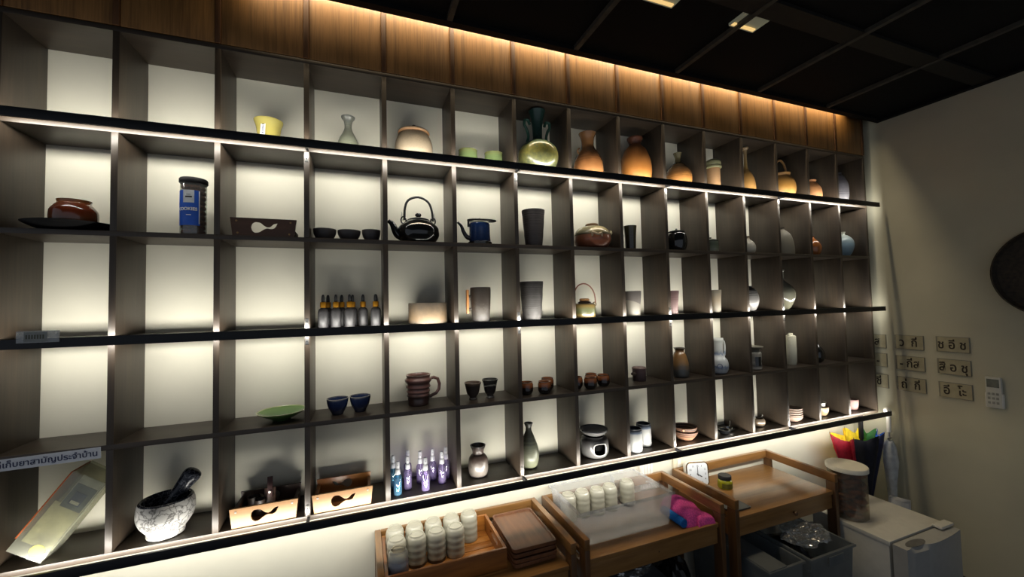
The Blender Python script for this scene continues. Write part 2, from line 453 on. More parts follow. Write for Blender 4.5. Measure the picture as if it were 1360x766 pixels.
# --- top row
YEL = glaze('yellow_glaze', [(0, (214, 196, 92)), (1, (236, 220, 120))], (0, .12), .2, 30, rough=.25, coat=.4)
t = pot('yellow_cup', 'flared yellow glazed cup with a white paper tag, in the top row', 'cup', 1, .749, .1, [(.036,0),(.039,.02),(.042,.07),(.046,.1),(.053,.122),(.0535,.126)], YEL, .005, extra=True)
put('paper_tag', mesh('paper_tag', G().box(-.009,.009,-.0005,.0005,-.028,.028)), WHITEP, t, (-.012, -.0452, .078), (-.12, 0, -.27))
for k in range(5): put('print_mark', mesh('print_mark', G().box(-.0035+.001*(k % 2), .0035, -.0009, -.0006, -.020+.009*k, -.0155+.009*k)), INKB, t, (-.012, -.0452, .078), (-.12, 0, -.27))
GREYB = glaze('grey_green_stoneware', [(0, (92, 96, 78)), (.6, (122, 124, 108)), (1, (90, 92, 88))], (0, .19), .2, 40, 220, .25, rough=.35, coat=.2)
pot('bottle_vase', 'small grey stoneware bottle vase with flared lip, in the top row', 'vase', 1, 1.053, .1, [(.03,0),(.042,.025),(.045,.05),(.038,.085),(.02,.122),(.0145,.145),(.018,.168),(.028,.184),(.029,.188)], GREYB, .003)
BEI = glaze('beige_dotted_clay', [(0, (188, 166, 136)), (.5, (210, 188, 156)), (1, (180, 156, 124))], (0, .16), .35, 180, 0, rough=.6)
t = pot('lidded_jar', 'wide beige clay jar with ribbed belly, brown-rimmed lid and black knob', 'jar', 1, 1.336, .1, [(.05,0),(.072,.02),(.086,.07),(.082,.11),(.066,.145)], BEI, .005, ribs=(.0007, .008), extra=True)
lid = put('lid', G().lathe(solidp([(.069,.145),(.072,.152),(.066,.161),(.04,.170),(.012,.174)]), 36), glaze('brown_lid_clay', [(0,(150,108,70)),(1,(206,182,148))], (.146,.164), .2, 60, rough=.5), t)
put('knob', G().lathe(solidp([(.006,.173),(.011,.179),(.012,.186),(.006,.192)]), 16), BLACKC, lid)
GRN = glaze('celadon_green_glaze', [(0, (112, 138, 84)), (.7, (142, 164, 104)), (1, (166, 160, 100))], (0, .11), .2, 30, rough=.25, coat=.4)
for x, lab in ((1.593, 'small green glazed cup nearer the lidded beige jar'), (1.724, 'small green glazed cup nearer the tall green vase')):
    pot('green_cup', lab, 'cup', 1, x, .1, [(.036,0),(.044,.012),(.046,.05),(.045,.092),(.046,.1)], GRN, .004, group='green cups in the top row')
GV = glaze('mottled_green_bronze', [(0, (56, 74, 62)), (.22, (150, 150, 88)), (.34, (196, 184, 92)), (.42, (128, 158, 116)), (.5, (70, 108, 88)), (.62, (34, 66, 60)), (1, (44, 82, 74))], (0, .335), .2, 70, 0, rough=.3, coat=.4)
t = pot('handled_vase', 'tall mottled green vase with flaring neck and two curled handles', 'vase', 1, 1.953, .07, [(.05,0),(.066,.012),(.092,.05),(.104,.09),(.098,.13),(.07,.162),(.034,.18),(.0245,.2),(.026,.25),(.034,.3),(.043,.333),(.044,.335)], GV, .004, extra=True)
for s in (-1, 1):
    put('handle', G().tube([(s*x, 0, z) for x, z in catmull([(.058,.166),(.05,.2),(.058,.235),(.071,.26),(.068,.281),(.052,.285),(.045,.272),(.041,.262)], 4)], .0075, 8), plain('dark_green_glaze', (48,84,70), .3, coat=.4), t)
BRV = glaze('brown_salt_glaze', [(0, (196, 142, 88)), (.35, (178, 116, 66)), (.55, (128, 84, 50)), (.75, (150, 104, 62)), (1, (138, 98, 64))], (0, .27), .15, 25, 120, .1, rough=.25, coat=.5)
t = pot('brown_vase', 'glossy brown vase with wide lip and two tiny shoulder lugs', 'vase', 1, 2.261, .09, [(.055,0),(.074,.02),(.082,.06),(.079,.1),(.06,.15),(.038,.185),(.033,.21),(.036,.24),(.046,.264),(.047,.268)], BRV, .004, extra=True)
for s in (-1, 1):
    put('lug', G().tube(arc(0, 0, .012, .016, -90, 90, 8), .004, 8), BRV, t, (s*.05, 0, .165), (0, 0, 0 if s > 0 else PI))
ORJ = glaze('orange_wood_fired_clay', [(0, (226, 158, 76)), (.3, (222, 142, 62)), (.6, (196, 122, 58)), (.82, (164, 100, 54)), (.87, (98, 52, 30)), (1, (112, 62, 38))], (0, .288), .06, 30, 150, .06, rough=.5)
pot('orange_jar', 'plump orange clay jar with a dark brown collar, largest of the orange pots', 'jar', 1, 2.582, .1, [(.06,0),(.078,.03),(.088,.09),(.083,.15),(.062,.21),(.035,.243),(.032,.252),(.04,.272),(.044,.285),(.043,.288)], ORJ, .004, ribs=(.0006,.012))
RB = glaze('brown_and_orange_glaze', [(0, (222, 158, 84)), (.3, (206, 140, 72)), (.45, (128, 84, 46)), (.6, (168, 124, 78)), (.75, (92, 84, 58)), (1, (108, 100, 72))], (0, .234), .1, 25, 90, .12, rough=.25, coat=.5)
pot('round_bottle', 'round-bellied brown and orange bottle with a short narrow neck', 'bottle', 1, 2.891, .1, [(.045,0),(.065,.02),(.078,.075),(.07,.12),(.04,.16),(.019,.178),(.0165,.2),(.022,.225),(.025,.234)], RB, .004)
LJ = glaze('pinkish_clay', [(0, (206, 160, 110)), (1, (182, 140, 98))], (0, .17), .2, 40, 120, .15, rough=.55)
t = pot('lidded_canister', 'slim clay canister with a rounded grey-green lid, in the top row', 'jar', 1, 3.169, .1, [(.046,0),(.045,.02),(.04,.09),(.041,.165)], LJ, .004, extra=True)
put('lid', G().lathe(solidp([(.042,.165),(.05,.17),(.05,.178),(.045,.183),(.047,.19),(.046,.206),(.03,.222),(.01,.227)]), 32), glaze('grey_green_lid', [(0,(118,116,84)),(1,(136,136,104))], (.165,.22), .3, 40, rough=.4), t)
LN = glaze('amber_glaze', [(0, (212, 160, 92)), (.4, (190, 140, 76)), (.65, (146, 120, 72)), (1, (188, 160, 122))], (0, .33), .1, 30, rough=.3, coat=.4)
pot('long_neck_bottle', 'amber bottle vase with a long thin neck and small round lip', 'vase', 1, 3.452, .1, [(.036,0),(.05,.02),(.055,.06),(.05,.11),(.036,.155),(.016,.19),(.0105,.22),(.0095,.28),(.011,.315),(.021,.326),(.021,.334)], LN, .003)
BK = glaze('honey_ash_glaze', [(0, (232, 186, 108)), (.5, (206, 148, 70)), (1, (188, 140, 84))], (0, .19), .25, 35, rough=.3, coat=.4)
t = pot('basket_pot', 'round honey-coloured pot with an arched basket handle', 'pot', 1, 3.775, .1, [(.05,0),(.07,.02),(.086,.08),(.08,.13),(.06,.165),(.054,.172),(.058,.185),(.058,.19)], BK, .004, extra=True)
put('handle', G().tube(arc(0, .185, .057, .1, 0, 180, 20), .007, 8), BK, t)
pot('lobed_pot', 'small orange lobed clay pot without a handle, in the top row', 'pot', 1, 4.082, .1, [(.04,0),(.058,.025),(.066,.07),(.058,.115),(.036,.15),(.026,.16),(.03,.175)], glaze('orange_pink_clay', [(0,(232,172,112)),(1,(206,136,84))], (0,.17), .2, 30, rough=.55), .004, wob=.06)
pot('ribbed_globe_vase', 'tall grey vase with fine horizontal ribs at the top row end', 'vase', 1, 4.37, .1, [(.036,0),(.052,.03),(.066,.1),(.062,.16),(.045,.215),(.028,.24),(.026,.25)], glaze('blue_grey_ribbed_glaze', [(0,(148,146,150)),(.5,(100,98,104)),(1,(80,78,84))], (0,.25), .3, 20, 140, .5, rough=.35), .004, ribs=(.0012,.013))

# --- second row
t = pot('serving_dish', 'flat black dish with upturned rim under the brown pot', 'dish', 2, .155, .085, [(.05,0),(.06,.004),(.09,.010),(.122,.026),(.126,.029)], BLACKR, .004)
BP = glaze('red_brown_glaze', [(0, (134, 84, 42)), (.35, (140, 78, 40)), (.6, (150, 64, 34)), (.85, (160, 78, 40)), (1, (220, 140, 72))], (0, .104), .2, 20, rough=.12, coat=.7)
pot('squat_pot', 'squat glossy red-brown pot sitting on the black dish', 'pot', 2, .162, .07, [(.036,0),(.054,.013),(.062,.04),(.061,.064),(.05,.084),(.044,.091),(.0425,.097),(.0445,.104)], BP, .004, dz=.0075)
# cookie jar
cj = thing('cookie_jar', 'clear cylinder jar of brown cookies with black lid and blue label', 'jar', (.509, .06, Zf[2]+.0004))
put('jar_body', G().lathe(shell([(.0395,0),(.041,.004),(.041,.19),(.039,.2)], .0015, 0), 40), CLEARG, cj)
ck = mesh('cookie', G().lathe(solidp([(.03,0),(.0362,.004),(.0375,.009),(.034,.016),(.02,.0185)], 3), 28, wob=.015)); ck.materials.append(plain('brown_cookie', (92, 52, 28), .8, var=.35, scale=120, bump=.6))
for k in range(10): put('cookie', ck, None, cj, (.0006*(k % 3-1), .0005*(k % 2), .0035+.0188*k), (0, 0, k*1.1))
put('lid', G().lathe(solidp([(.042,.196),(.0445,.199),(.0445,.211),(.042,.215),(.02,.2165)], 0), 40), BLACKR, cj)
def curved(r, a0, a1, z0, z1, n=16, th=.0006):
    g = G(); vs = []; fs = []
    for i in range(n+1):
        a = math.radians(a0+(a1-a0)*i/n)
        for rr, z in ((r, z0), (r, z1), (r+th, z1), (r+th, z0)): vs.append((rr*math.cos(a), rr*math.sin(a), z))
    for i in range(n):
        for k in range(4): fs.append((4*i+k, 4*i+(k+1) % 4, 4*i+4+(k+1) % 4, 4*i+4+k))
    fs += [(3,2,1,0), (4*n,4*n+1,4*n+2,4*n+3)]
    return g.add(vs, fs)
lb = put('label', curved(.0412, 196, 314, .034, .165), plain('blue_label_print', (34, 88, 190), .35, var=.15, scale=8), cj)
put('brand_patch', curved(.0419, 242, 290, .118, .165, 8, .0004), plain('silver_print', (176, 180, 184), .4), lb)
put('label_edge', curved(.0419, 309, 313, .04, .163, 3, .0003), WHITEP, lb)
def wrap(me, r, a_mid):
    for v in me.vertices:
        a = math.radians(a_mid)+v.co.x/r; rr = r+v.co.z; z = v.co.y
        v.co = (rr*math.cos(a), rr*math.sin(a), z)
    return me
put('lettering', wrap(text_mesh('COOKIES', .0158, bold=.0004), .0421, 258), WHITEP, lb, (0, 0, .094))
put('print_line', curved(.0419, 256, 278, .071, .0735, 4, .0003), WHITEP, lb)
put('print_line', curved(.0424, 252, 281, .137, .1425, 6, .0003), INK, lb)
put('print_line', curved(.0424, 257, 275, .147, .1485, 4, .0003), INK, lb)

# wooden cutlery caddies with a spoon-shaped cut-out
def spoon_outline(cx, cz, s, flip=1):
    pts = [(-.30,.0),(-.27,.14),(-.17,.22),(-.05,.20),(.06,.08),(.16,.02),(.25,.06),(.33,.16),(.45,.20),(.42,.10),(.36,-.02),(.26,-.06),(.16,-.04),(.05,-.1),(-.06,-.2),(-.17,-.23),(-.27,-.14)]
    pts = [(p[0], p[1]) for p in pts]
    q = catmull(pts+[pts[0]], 3)[:-1]
    return [(cx+flip*x*s*1.28, cz+z*s) for x, z in q]
def cut_board(wt, wb, h, y0, y1, hole):
    """trapezoid board with a hole"""
    bm = bmesh.new()
    out = [(-wb/2,0),(wb/2,0),(wt/2,h),(-wt/2,h)]
    E = []
    for loop in (out, hole):
        vs = [bm.verts.new((x, y0, z)) for x, z in loop]
        E += [bm.edges.new((vs[i], vs[(i+1) % len(vs)])) for i in range(len(vs))]
    bmesh.ops.triangle_fill(bm, use_beauty=True, use_dissolve=False, edges=E, normal=(0,-1,0))
    # drop faces filling the hole
    def inside(p, poly):
        c = False; n = len(poly)
        for i in range(n):
            x1,z1 = poly[i]; x2,z2 = poly[(i+1) % n]
            if (z1 > p[1]) != (z2 > p[1]) and p[0] < (x2-x1)*(p[1]-z1)/(z2-z1)+x1: c = not c
        return c
    bad = [f for f in bm.faces if inside((f.calc_center_median().x, f.calc_center_median().z), hole)]
    if bad: bmesh.ops.delete(bm, geom=bad, context='FACES_ONLY')
    r = bmesh.ops.extrude_face_region(bm, geom=list(bm.faces))
    bmesh.ops.translate(bm, verts=[v for v in r['geom'] if isinstance(v, bmesh.types.BMVert)], vec=(0, y1-y0, 0))
    bmesh.ops.recalc_face_normals(bm, faces=list(bm.faces))
    me = bpy.data.meshes.new('board'); bm.to_mesh(me); bm.free()
    return me
def caddy(name, label, row, x, y, w, h, depth, front, back, group, dark=False):
    t = thing(name, label, 'caddy', (x, y, Zf[row]+.0004), 0, group)
    f = cut_board(w, w*.93, h, -depth/2, -depth/2+.009, spoon_outline(-.008, h*.5, w*.42))
    put('front_board', f, front, t)
    if not dark:
        b = cut_board(w*.95, w*.88, h*1.12, depth/2-.009, depth/2, spoon_outline(.0, h*.66, w*.36, -1))
        put('back_board', b, back, t)
    for s in (-1, 1):
        put('side_board', mesh('side_board', G().box(s*w*.44-.006, s*w*.44+.006, -depth/2+.0092, depth/2-.0092, .012, h*(.42 if dark else .86)), bevel=.001), back, t)
    for k in range(3):
        yy = -depth/2+.0095+(depth-.019)*k/3
        put('bottom_slat', mesh('bottom_slat', G().box(-w*.43, w*.43, yy, yy+(depth-.019)/3-.003, .001, .011), bevel=.001), PINE if dark else back, t)
    for sx in (-1, 1):
        for zz in (.16, .82):
            put('screw', G().lathe([(0,0),(.004,0),(.0035,.0012),(0,.0014)], 12).move(Matrix.Rotation(PI/2,4,'X')), STEEL if not dark else plain('brass_screw',(150,120,80),.35,metal=1), t, (sx*w*(.385+.03*zz), -depth/2, h*zz))
    return t
caddy('cutlery_caddy', 'dark stained wooden cutlery caddy with bird-like cut-out, in the second row', 2, .749, .075, .224, .07, .12, DARKPINE, DARKPINE, 'wooden cutlery caddies', True)
c1 = caddy('cutlery_caddy', 'pale pine cutlery caddy with leather-strapped tools standing in it', 5, .753, .078, .226, .07, .14, PINE, DARKPINE, 'wooden cutlery caddies')
c2 = caddy('cutlery_caddy', 'empty pale pine cutlery caddy beside the spray bottles', 5, 1.027, .078, .226, .07, .14, PINE, ACACIA, 'wooden cutlery caddies')
tool = thing('strapped_paddle', 'dark wooden paddle with leather loop and steel stud in the pine caddy', 'utensil', (.757, .085, Zf[5]+.0125))
put('blade', mesh('blade', G().box(-.02,.02,-.004,.004,0,.085), bevel=.003), DARKPINE, tool, (0,0,0), (-.12,0,.1))
put('leather_strap', mesh('leather_strap', G().box(-.0095,.0095,-.011,-.005,.05,.128), bevel=.002), plain('oxblood_leather',(66,30,24),.55), tool, (0,0,0), (-.12,0,.1))
put('stud', G().lathe([(0,0),(.005,0),(.004,.003),(0,.0035)], 12).move(Matrix.Rotation(PI/2,4,'X')), STEEL, tool, (0,-.0035,.073))
for k, (dx, dy) in enumerate(((-.062,.02),(-.03,-.015))):
    tag(put('dark_tumbler', G().lathe(shell([(.016,0),(.017,.02),(.0185,.055)],.002,0),24), DARKCLAY, None, (.757+dx, .085+dy, Zf[5]+.0125)), ('small dark brown tumbler at the back of the pine caddy','small dark brown tumbler beside the strapped paddle')[k], 'cup', 'dark tumblers in the pine caddy')

DKB = glaze('charcoal_stoneware', [(0,(44,40,42)),(1,(70,64,62))], (0,.05), .3, 50, 150, .2, rough=.45)
for (x, y, r, h), lab in zip(((.960,.07,.045,.046),(1.055,.07,.046,.044),(1.1445,.07,.0385,.05)), ('dark clay bowl with faint vertical facets nearest the wooden caddy','wide dark clay bowl with a brown rim between two other bowls','smaller dark clay bowl nearest the black teapot')):
    pot('clay_bowl', lab, 'bowl', 2, x, y, [(r*.66,0),(r*.74,.006),(r*.94,h*.55),(r,h*.9),(r*.99,h)], DKB, .004, group='dark bowls in the second row')
# black teapot
tp = thing('teapot', 'large black glazed teapot with high bail handle', 'teapot', (1.348, .075, Zf[2]+.0004))
put('body', G().lathe(solidp([(.06,0),(.075,.006),(.093,.04),(.09,.068),(.06,.098),(.045,.104)]), 40), BLACKC, tp)
ld = put('lid', G().lathe(solidp([(.05,.1),(.052,.104),(.04,.113),(.012,.118)]), 32), BLACKC, tp)
put('knob', G().lathe(solidp([(.006,.117),(.008,.121),(.0145,.128),(.012,.136),(.004,.14)]), 18), BLACKC, ld)
sp = catmull([(-.07,0,.03),(-.092,0,.04),(-.105,0,.065),(-.116,0,.086),(-.132,0,.098)], 4)
put('spout', G().tube(sp, [.022-.0135*i/(len(sp)-1) for i in range(len(sp))], 12), BLACKC, tp)
hd = catmull([(-.062,0,.105),(-.06,0,.15),(-.045,0,.195),(0,0,.213),(.045,0,.193),(.062,0,.15),(.066,0,.105)], 4)
put('bail_handle', G().tube(hd, .0052, 8), BLACKR, tp)
for s in (-1, 1):
    put('lug', G().tube(arc(s*.066, .104, .011, .016, 0, 360, 12)[:-1], .0035, 6, closed=True), BLACKC, tp)
    put('wire_hook', G().tube([(s*.066,0,.1),(s*.076,0,.118),(s*.072,0,.135),(s*.075,0,.142)], .0018, 6), STEEL, tp)
# blue kettle
BLUEE = glaze('speckled_blue_enamel', [(0,(22,34,62)),(1,(34,62,112))], (0,.11), .3, 120, rough=.15, coat=.6)
kt = thing('kettle', 'small blue enamel kettle with black spout and loop handle', 'kettle', (1.637, .075, Zf[2]+.0004))
put('body', G().lathe(solidp([(.054,.012),(.052,.02),(.05,.06),(.049,.1),(.046,.106)],3), 40), BLUEE, kt)
put('base_ring', G().lathe(solidp([(.056,0),(.059,.003),(.059,.013),(.054,.017)],0), 40), BLACKC, kt)
ld = put('lid', G().lathe(solidp([(.047,.1055),(.044,.112),(.02,.12),(.006,.122)]), 32), glaze('cream_enamel',[(0,(196,192,172)),(1,(216,212,196))],(.1,.12),.1,rough=.2,coat=.4), kt)
put('knob', G().lathe(solidp([(.004,.121),(.006,.126),(.004,.131)]), 12), BLACKR, ld)
sp = catmull([(-.046,0,.034),(-.064,0,.04),(-.08,0,.066),(-.089,0,.09),(-.107,0,.108)], 4)
put('spout', G().tube(sp, [.0125-.007*i/(len(sp)-1) for i in range(len(sp))], 12), BLACKC, kt)
put('handle', G().tube([(.012+.068*math.cos(a), .05*math.sin(a), .121+.005*math.sin(a)) for a in [2*PI*i/28 for i in range(28)]], .0042, 8, closed=True), BLACKR, kt)
put('lug', mesh('lug', G().box(-.059,-.05,-.006,.006,.088,.122), bevel=.002), BLACKR, kt)
TUM = glaze('striped_dark_stoneware', [(0,(60,54,54)),(.5,(84,76,72)),(1,(52,46,44))], (0,.18), .3, 30, 210, .7, rough=.5, bump=.4)
pot('ribbed_tumbler', 'tall dark ribbed tumbler in the second row', 'tumbler', 2, 1.919, .07, [(.041,0),(.043,.006),(.051,.1),(.058,.18),(.058,.184)], TUM, .004, ribs=(.0006,.009))
# tureen
tu = thing('tureen', 'low brown and terracotta casserole with cream lid and side handles', 'casserole', (2.267, .08, Zf[2]+.0004))
put('body', G().lathe(shell([(.055,0),(.078,.008),(.098,.045),(.096,.07)], .005), 40), glaze('terracotta_and_brown', [(0,(104,58,40)),(.5,(150,86,58)),(1,(120,76,54))],(0,.07),.15,20,rough=.35,coat=.3), tu)
ld = put('lid', G().lathe(solidp([(.092,.068),(.097,.075),(.093,.088),(.07,.112),(.04,.122)]), 40), glaze('cream_ash_glaze', [(0,(116,108,84)),(.5,(156,146,112)),(1,(176,164,124))],(.07,.12),.2,25,rough=.25,coat=.4), tu)
put('knob', G().lathe(solidp([(.03,.12),(.034,.126),(.034,.132),(.028,.136)],0), 24), plain('brown_knob_clay',(118,88,58),.4), ld)
put('side_handle', G().tube(catmull([(.088,-.02,.07),(.112,-.015,.088),(.116,0,.1),(.112,.015,.088),(.088,.02,.07)],3), .006, 8), plain('cream_handle',(172,160,126),.35), tu)
put('side_handle', G().tube(catmull([(-.05,-.08,.06),(-.06,-.1,.074),(-.035,-.112,.062),(-.012,-.105,.07),(0,-.092,.055)],3), .006, 8), plain('pale_twist_clay',(168,150,124),.4), tu)
pot('dark_tumbler', 'dark green-black glossy tumbler next to the casserole', 'tumbler', 2, 2.506, .07, [(.027,0),(.028,.006),(.031,.08),(.035,.13),(.0355,.134)], glaze('dark_olive_glaze', [(0,(34,30,22)),(1,(54,52,34))],(0,.13),.3,20,rough=.15,coat=.6), .003)
t = pot('sugar_jar', 'round shiny black jar with a small flat lid', 'jar', 2, 2.832, .07, [(.038,0),(.05,.015),(.058,.055),(.052,.095),(.042,.112)], BLACKC, .004, extra=True)
ld = put('lid', G().lathe(solidp([(.044,.1125),(.046,.116),(.03,.122),(.008,.124)]), 28), plain('charcoal_lid',(52,50,48),.3,coat=.3), t)
put('knob', G().lathe(solidp([(.005,.123),(.009,.128),(.006,.134)]), 14), BLACKC, ld)
t = pot('covered_cup', 'small grey-green striped cup with dark lid knob', 'cup', 2, 3.108, .085, [(.034,0),(.043,.006),(.045,.03),(.043,.064),(.044,.07)], glaze('grey_green_stripes', [(0,(150,152,136)),(.4,(92,100,80)),(.7,(70,78,62)),(1,(112,118,98))],(0,.07),.2,20,90,.3,rough=.35), .004, extra=True)
put('lid', G().lathe(solidp([(.044,.0705),(.046,.074),(.02,.084),(.006,.088),(.007,.096)]), 28), plain('dark_green_lid',(60,66,54),.35), t)
pot('bud_vase', 'small off-white bud vase with a short brown neck', 'vase', 2, 3.42, .085, [(.03,0),(.044,.02),(.046,.045),(.034,.075),(.014,.094),(.011,.105),(.015,.114)], glaze('off_white_glaze',[(0,(196,190,174)),(.8,(186,178,160)),(1,(130,96,62))],(0,.115),.15,25,rough=.4), .003)
pot('shouldered_bottle', 'grey stoneware bottle with sloping shoulders and dark lip, second row', 'bottle', 2, 3.742, .085, [(.066,0),(.067,.03),(.064,.075),(.05,.13),(.024,.162),(.015,.17),(.0145,.178),(.019,.182)], glaze('warm_grey_stoneware',[(0,(128,120,102)),(.9,(112,106,90)),(1,(58,46,36))],(0,.182),.1,40,rough=.55), .004)
pot('brown_bottle', 'small glossy brown round pot in the second row', 'pot', 2, 4.035, .085, [(.03,0),(.048,.02),(.056,.055),(.046,.09),(.024,.116),(.014,.128),(.018,.135)], plain('glossy_brown_glaze',(150,88,42),.12,coat=.6,var=.25,scale=18), .004)
pot('pale_blue_vase', 'round pale blue vase with a tiny white neck', 'vase', 2, 4.372, .085, [(.03,0),(.05,.03),(.064,.08),(.058,.12),(.034,.15),(.016,.16),(.013,.168),(.017,.182)], glaze('pale_blue_glaze',[(0,(120,148,166)),(.5,(140,164,176)),(.85,(178,186,178)),(1,(190,188,172))],(0,.18),.1,18,rough=.3,coat=.3), .004)

# --- third row
AMB = plain('matt_black_bottle', (70, 68, 70), .5, .5)
GOLD = plain('gold_collar', (214, 150, 44), .28, metal=.85, var=.05)
def dropper(loc, lab):
    t = thing('dropper_bottle', lab, 'bottle', loc, 0, 'dropper bottles in the third row')
    put('bottle_body', G().lathe(solidp([(.018,0),(.0195,.002),(.0195,.066),(.017,.075),(.009,.082),(.009,.086)],0), 28), AMB, t)
    put('collar', G().lathe(solidp([(.0105,.083),(.0115,.084),(.0115,.104),(.0105,.1055)],0), 24), GOLD, t)
    put('rubber_bulb', G().lathe(solidp([(.0068,.1055),(.0066,.118),(.0055,.130),(.003,.136)],3), 16), BLACKR, t)
    return t
dz = Zf[3]+.0004
d0 = dropper((.956, .025, dz), 'matt black dropper bottle with gold collar in the front line of the cluster')
for x in (1.0035, 1.0555, 1.158): dup(d0, (x, .025, dz), label=d0['label'])
dup(d0, (1.108, .058, dz), label=d0['label'])
bl = 'matt black dropper bottle with gold collar standing behind the front line of bottles'
for x in (.9705, 1.0235, 1.0665, 1.162): dup(d0, (x, .078 if x < 1.1 else .085, dz), label=bl)
DR = glaze('speckled_sand_clay', [(0,(190,172,150)),(.25,(214,178,132)),(.6,(188,158,122)),(1,(140,124,104))],(0,.095),.25,60,rough=.6,bump=.3)
pot('drum_bowl', 'wide low sand-coloured drum bowl in the third row', 'bowl', 3, 1.388, .095, [(.083,0),(.087,.004),(.087,.09),(.086,.095)], DR, .005, sm=0)
MG = glaze('speckled_grey_brown_stoneware', [(0,(120,114,110)),(.35,(128,116,104)),(.55,(92,76,62)),(1,(96,82,68))],(0,.16),.25,90,rough=.5,bump=.3)
t = pot('wooden_handle_mug', 'speckled grey-brown mug with an upright wooden handle', 'mug', 3, 1.634, .07, [(.036,0),(.04,.006),(.047,.09),(.049,.15),(.048,.163)], MG, .004, extra=True)
put('handle', mesh('handle', G().box(-.07,-.0585,-.01,.01,.04,.152), bevel=.003), wood('light_beech',[(.3,(176,112,58)),(.7,(206,146,86))],'Z',50,10,.45), t)
put('handle_bolt', G().tube([(-.06,0,.122),(-.046,0,.122)], .006, 10), MG, t)
put('handle_bolt', G().tube([(-.06,0,.062),(-.043,0,.062)], .006, 10), MG, t)
TUM2 = glaze('striped_pale_grey_stoneware', [(0,(150,146,142)),(.5,(128,122,118)),(.8,(108,102,98)),(1,(74,68,64))], (0,.19), .3, 30, 210, .6, rough=.55, bump=.4)
pot('ribbed_tumbler', 'tall pale grey ribbed tumbler in the third row', 'tumbler', 3, 1.902, .075, [(.043,0),(.045,.006),(.053,.1),(.059,.184),(.059,.19)], TUM2, .004, ribs=(.0006,.009))
# small teapot with bail
tp = thing('teapot', 'small green and ochre striped teapot with a thin bail handle', 'teapot', (2.207, .08, Zf[3]+.0004))
STG = glaze('ochre_green_bands', [(0,(196,160,92)),(.22,(190,160,88)),(.35,(120,124,60)),(.6,(140,146,96)),(.8,(188,156,84)),(1,(176,144,82))],(0,.075),.08,20,60,.1,rough=.3,coat=.4)
put('body', G().lathe(solidp([(.05,0),(.056,.008),(.058,.04),(.055,.07),(.03,.078)]), 36), STG, tp)
ld = put('lid', G().lathe(solidp([(.034,.0775),(.034,.082),(.02,.087)]), 24), plain('dark_lid_clay',(94,74,54),.4), tp)
put('knob', G().lathe(solidp([(.022,.087),(.026,.09),(.026,.098),(.02,.102)],0), 20), plain('ochre_knob',(176,128,74),.45), ld)
put('bail_handle', G().tube(catmull([(-.056,0,.07),(-.06,0,.12),(-.04,0,.165),(0,0,.18),(.04,0,.162),(.064,0,.12),(.068,0,.075)],4), .0035, 8), plain('cane_wrap',(126,78,56),.6), tp)
for s in (-1, 1): put('lug', G().tube(arc(s*.062,.07,.009,.011,0,360,10)[:-1], .003, 6, closed=True), STG, tp)
pot('two_tone_cup', 'tapered cup, grey above and off-white below along a slanting line', 'cup', 3, 2.514, .075, [(.032,0),(.035,.006),(.04,.07),(.0445,.13),(.0445,.137)], glaze('dipped_two_tone', [(0,(214,206,188)),(.5,(208,198,180)),(.53,(150,138,130)),(1,(150,140,134))],(0,.137),.03,12,rough=.5,slant=.42), .003)
pot('pink_cup', 'mauve ribbed cup standing between two paler cups in the third row', 'cup', 3, 2.785, .075, [(.028,0),(.03,.006),(.035,.08),(.0395,.13),(.0395,.136)], glaze('mauve_ribbed_clay',[(0,(150,116,112)),(1,(118,84,82))],(0,.136),.3,25,150,.5,rough=.5), .003, ribs=(.0006,.011))
pot('cream_cup', 'small cream and tan tumbler beside the striped globe vase', 'cup', 3, 3.118, .075, [(.026,0),(.028,.006),(.031,.08),(.0345,.13),(.0345,.138)], glaze('cream_tan_clay',[(0,(190,180,160)),(.5,(196,174,140)),(1,(182,170,148))],(0,.138),.3,15,60,.3,rough=.5), .003)
pot('striped_globe_vase', 'white globe vase with thin dark rings in the third row', 'vase', 3, 3.392, .075, [(.026,0),(.046,.02),(.061,.075),(.05,.125),(.028,.15),(.022,.154),(.024,.16)], glaze('white_dark_rings',[(0,(186,182,178)),(.62,(196,192,188)),(.66,(90,86,88)),(1,(72,68,70))],(0,.2),.02,10,130,.35,rough=.35), .004)
pot('white_long_neck_vase', 'glossy off-white teardrop vase with a thin straight neck', 'vase', 3, 3.735, .09, [(.022,0),(.04,.02),(.066,.075),(.07,.11),(.055,.15),(.024,.182),(.008,.2),(.0062,.22),(.0062,.25),(.011,.262),(.011,.268)], glaze('off_white_crackle',[(0,(168,164,136)),(1,(186,184,164))],(0,.2),.2,20,rough=.2,coat=.5), .003)

# --- fourth row
t = pot('green_plate', 'round green glazed plate with a pale rim', 'plate', 4, .797, .098, [(.032,0),(.036,.004),(.066,.02),(.088,.034),(.09,.037)], glaze('leaf_green_glaze',[(0,(62,96,52)),(.9,(98,132,66)),(.97,(176,182,132)),(1,(196,196,150))],(0,.037),.06,25,rough=.2,coat=.5), .004, seg=48)
NB = glaze('navy_blue_glaze', [(0,(18,26,46)),(.6,(28,44,82)),(.9,(40,52,84)),(1,(120,118,116))],(0,.068),.12,30,rough=.15,coat=.6)
for x, y, lab in ((1.005,.085,'navy glazed bowl nearer the green plate'),(1.094,.094,'navy glazed bowl nearer the brown mug')):
    pot('navy_bowl', lab, 'bowl', 4, x, y, [(.022,0),(.024,.006),(.036,.03),(.0425,.058),(.043,.067)], NB, .004, group='navy bowls')
BM = glaze('purple_brown_glaze', [(0,(52,36,34)),(.28,(60,42,38)),(.34,(120,88,80)),(.6,(92,62,58)),(1,(104,74,66))],(0,.135),.15,25,70,.25,rough=.3,coat=.4)
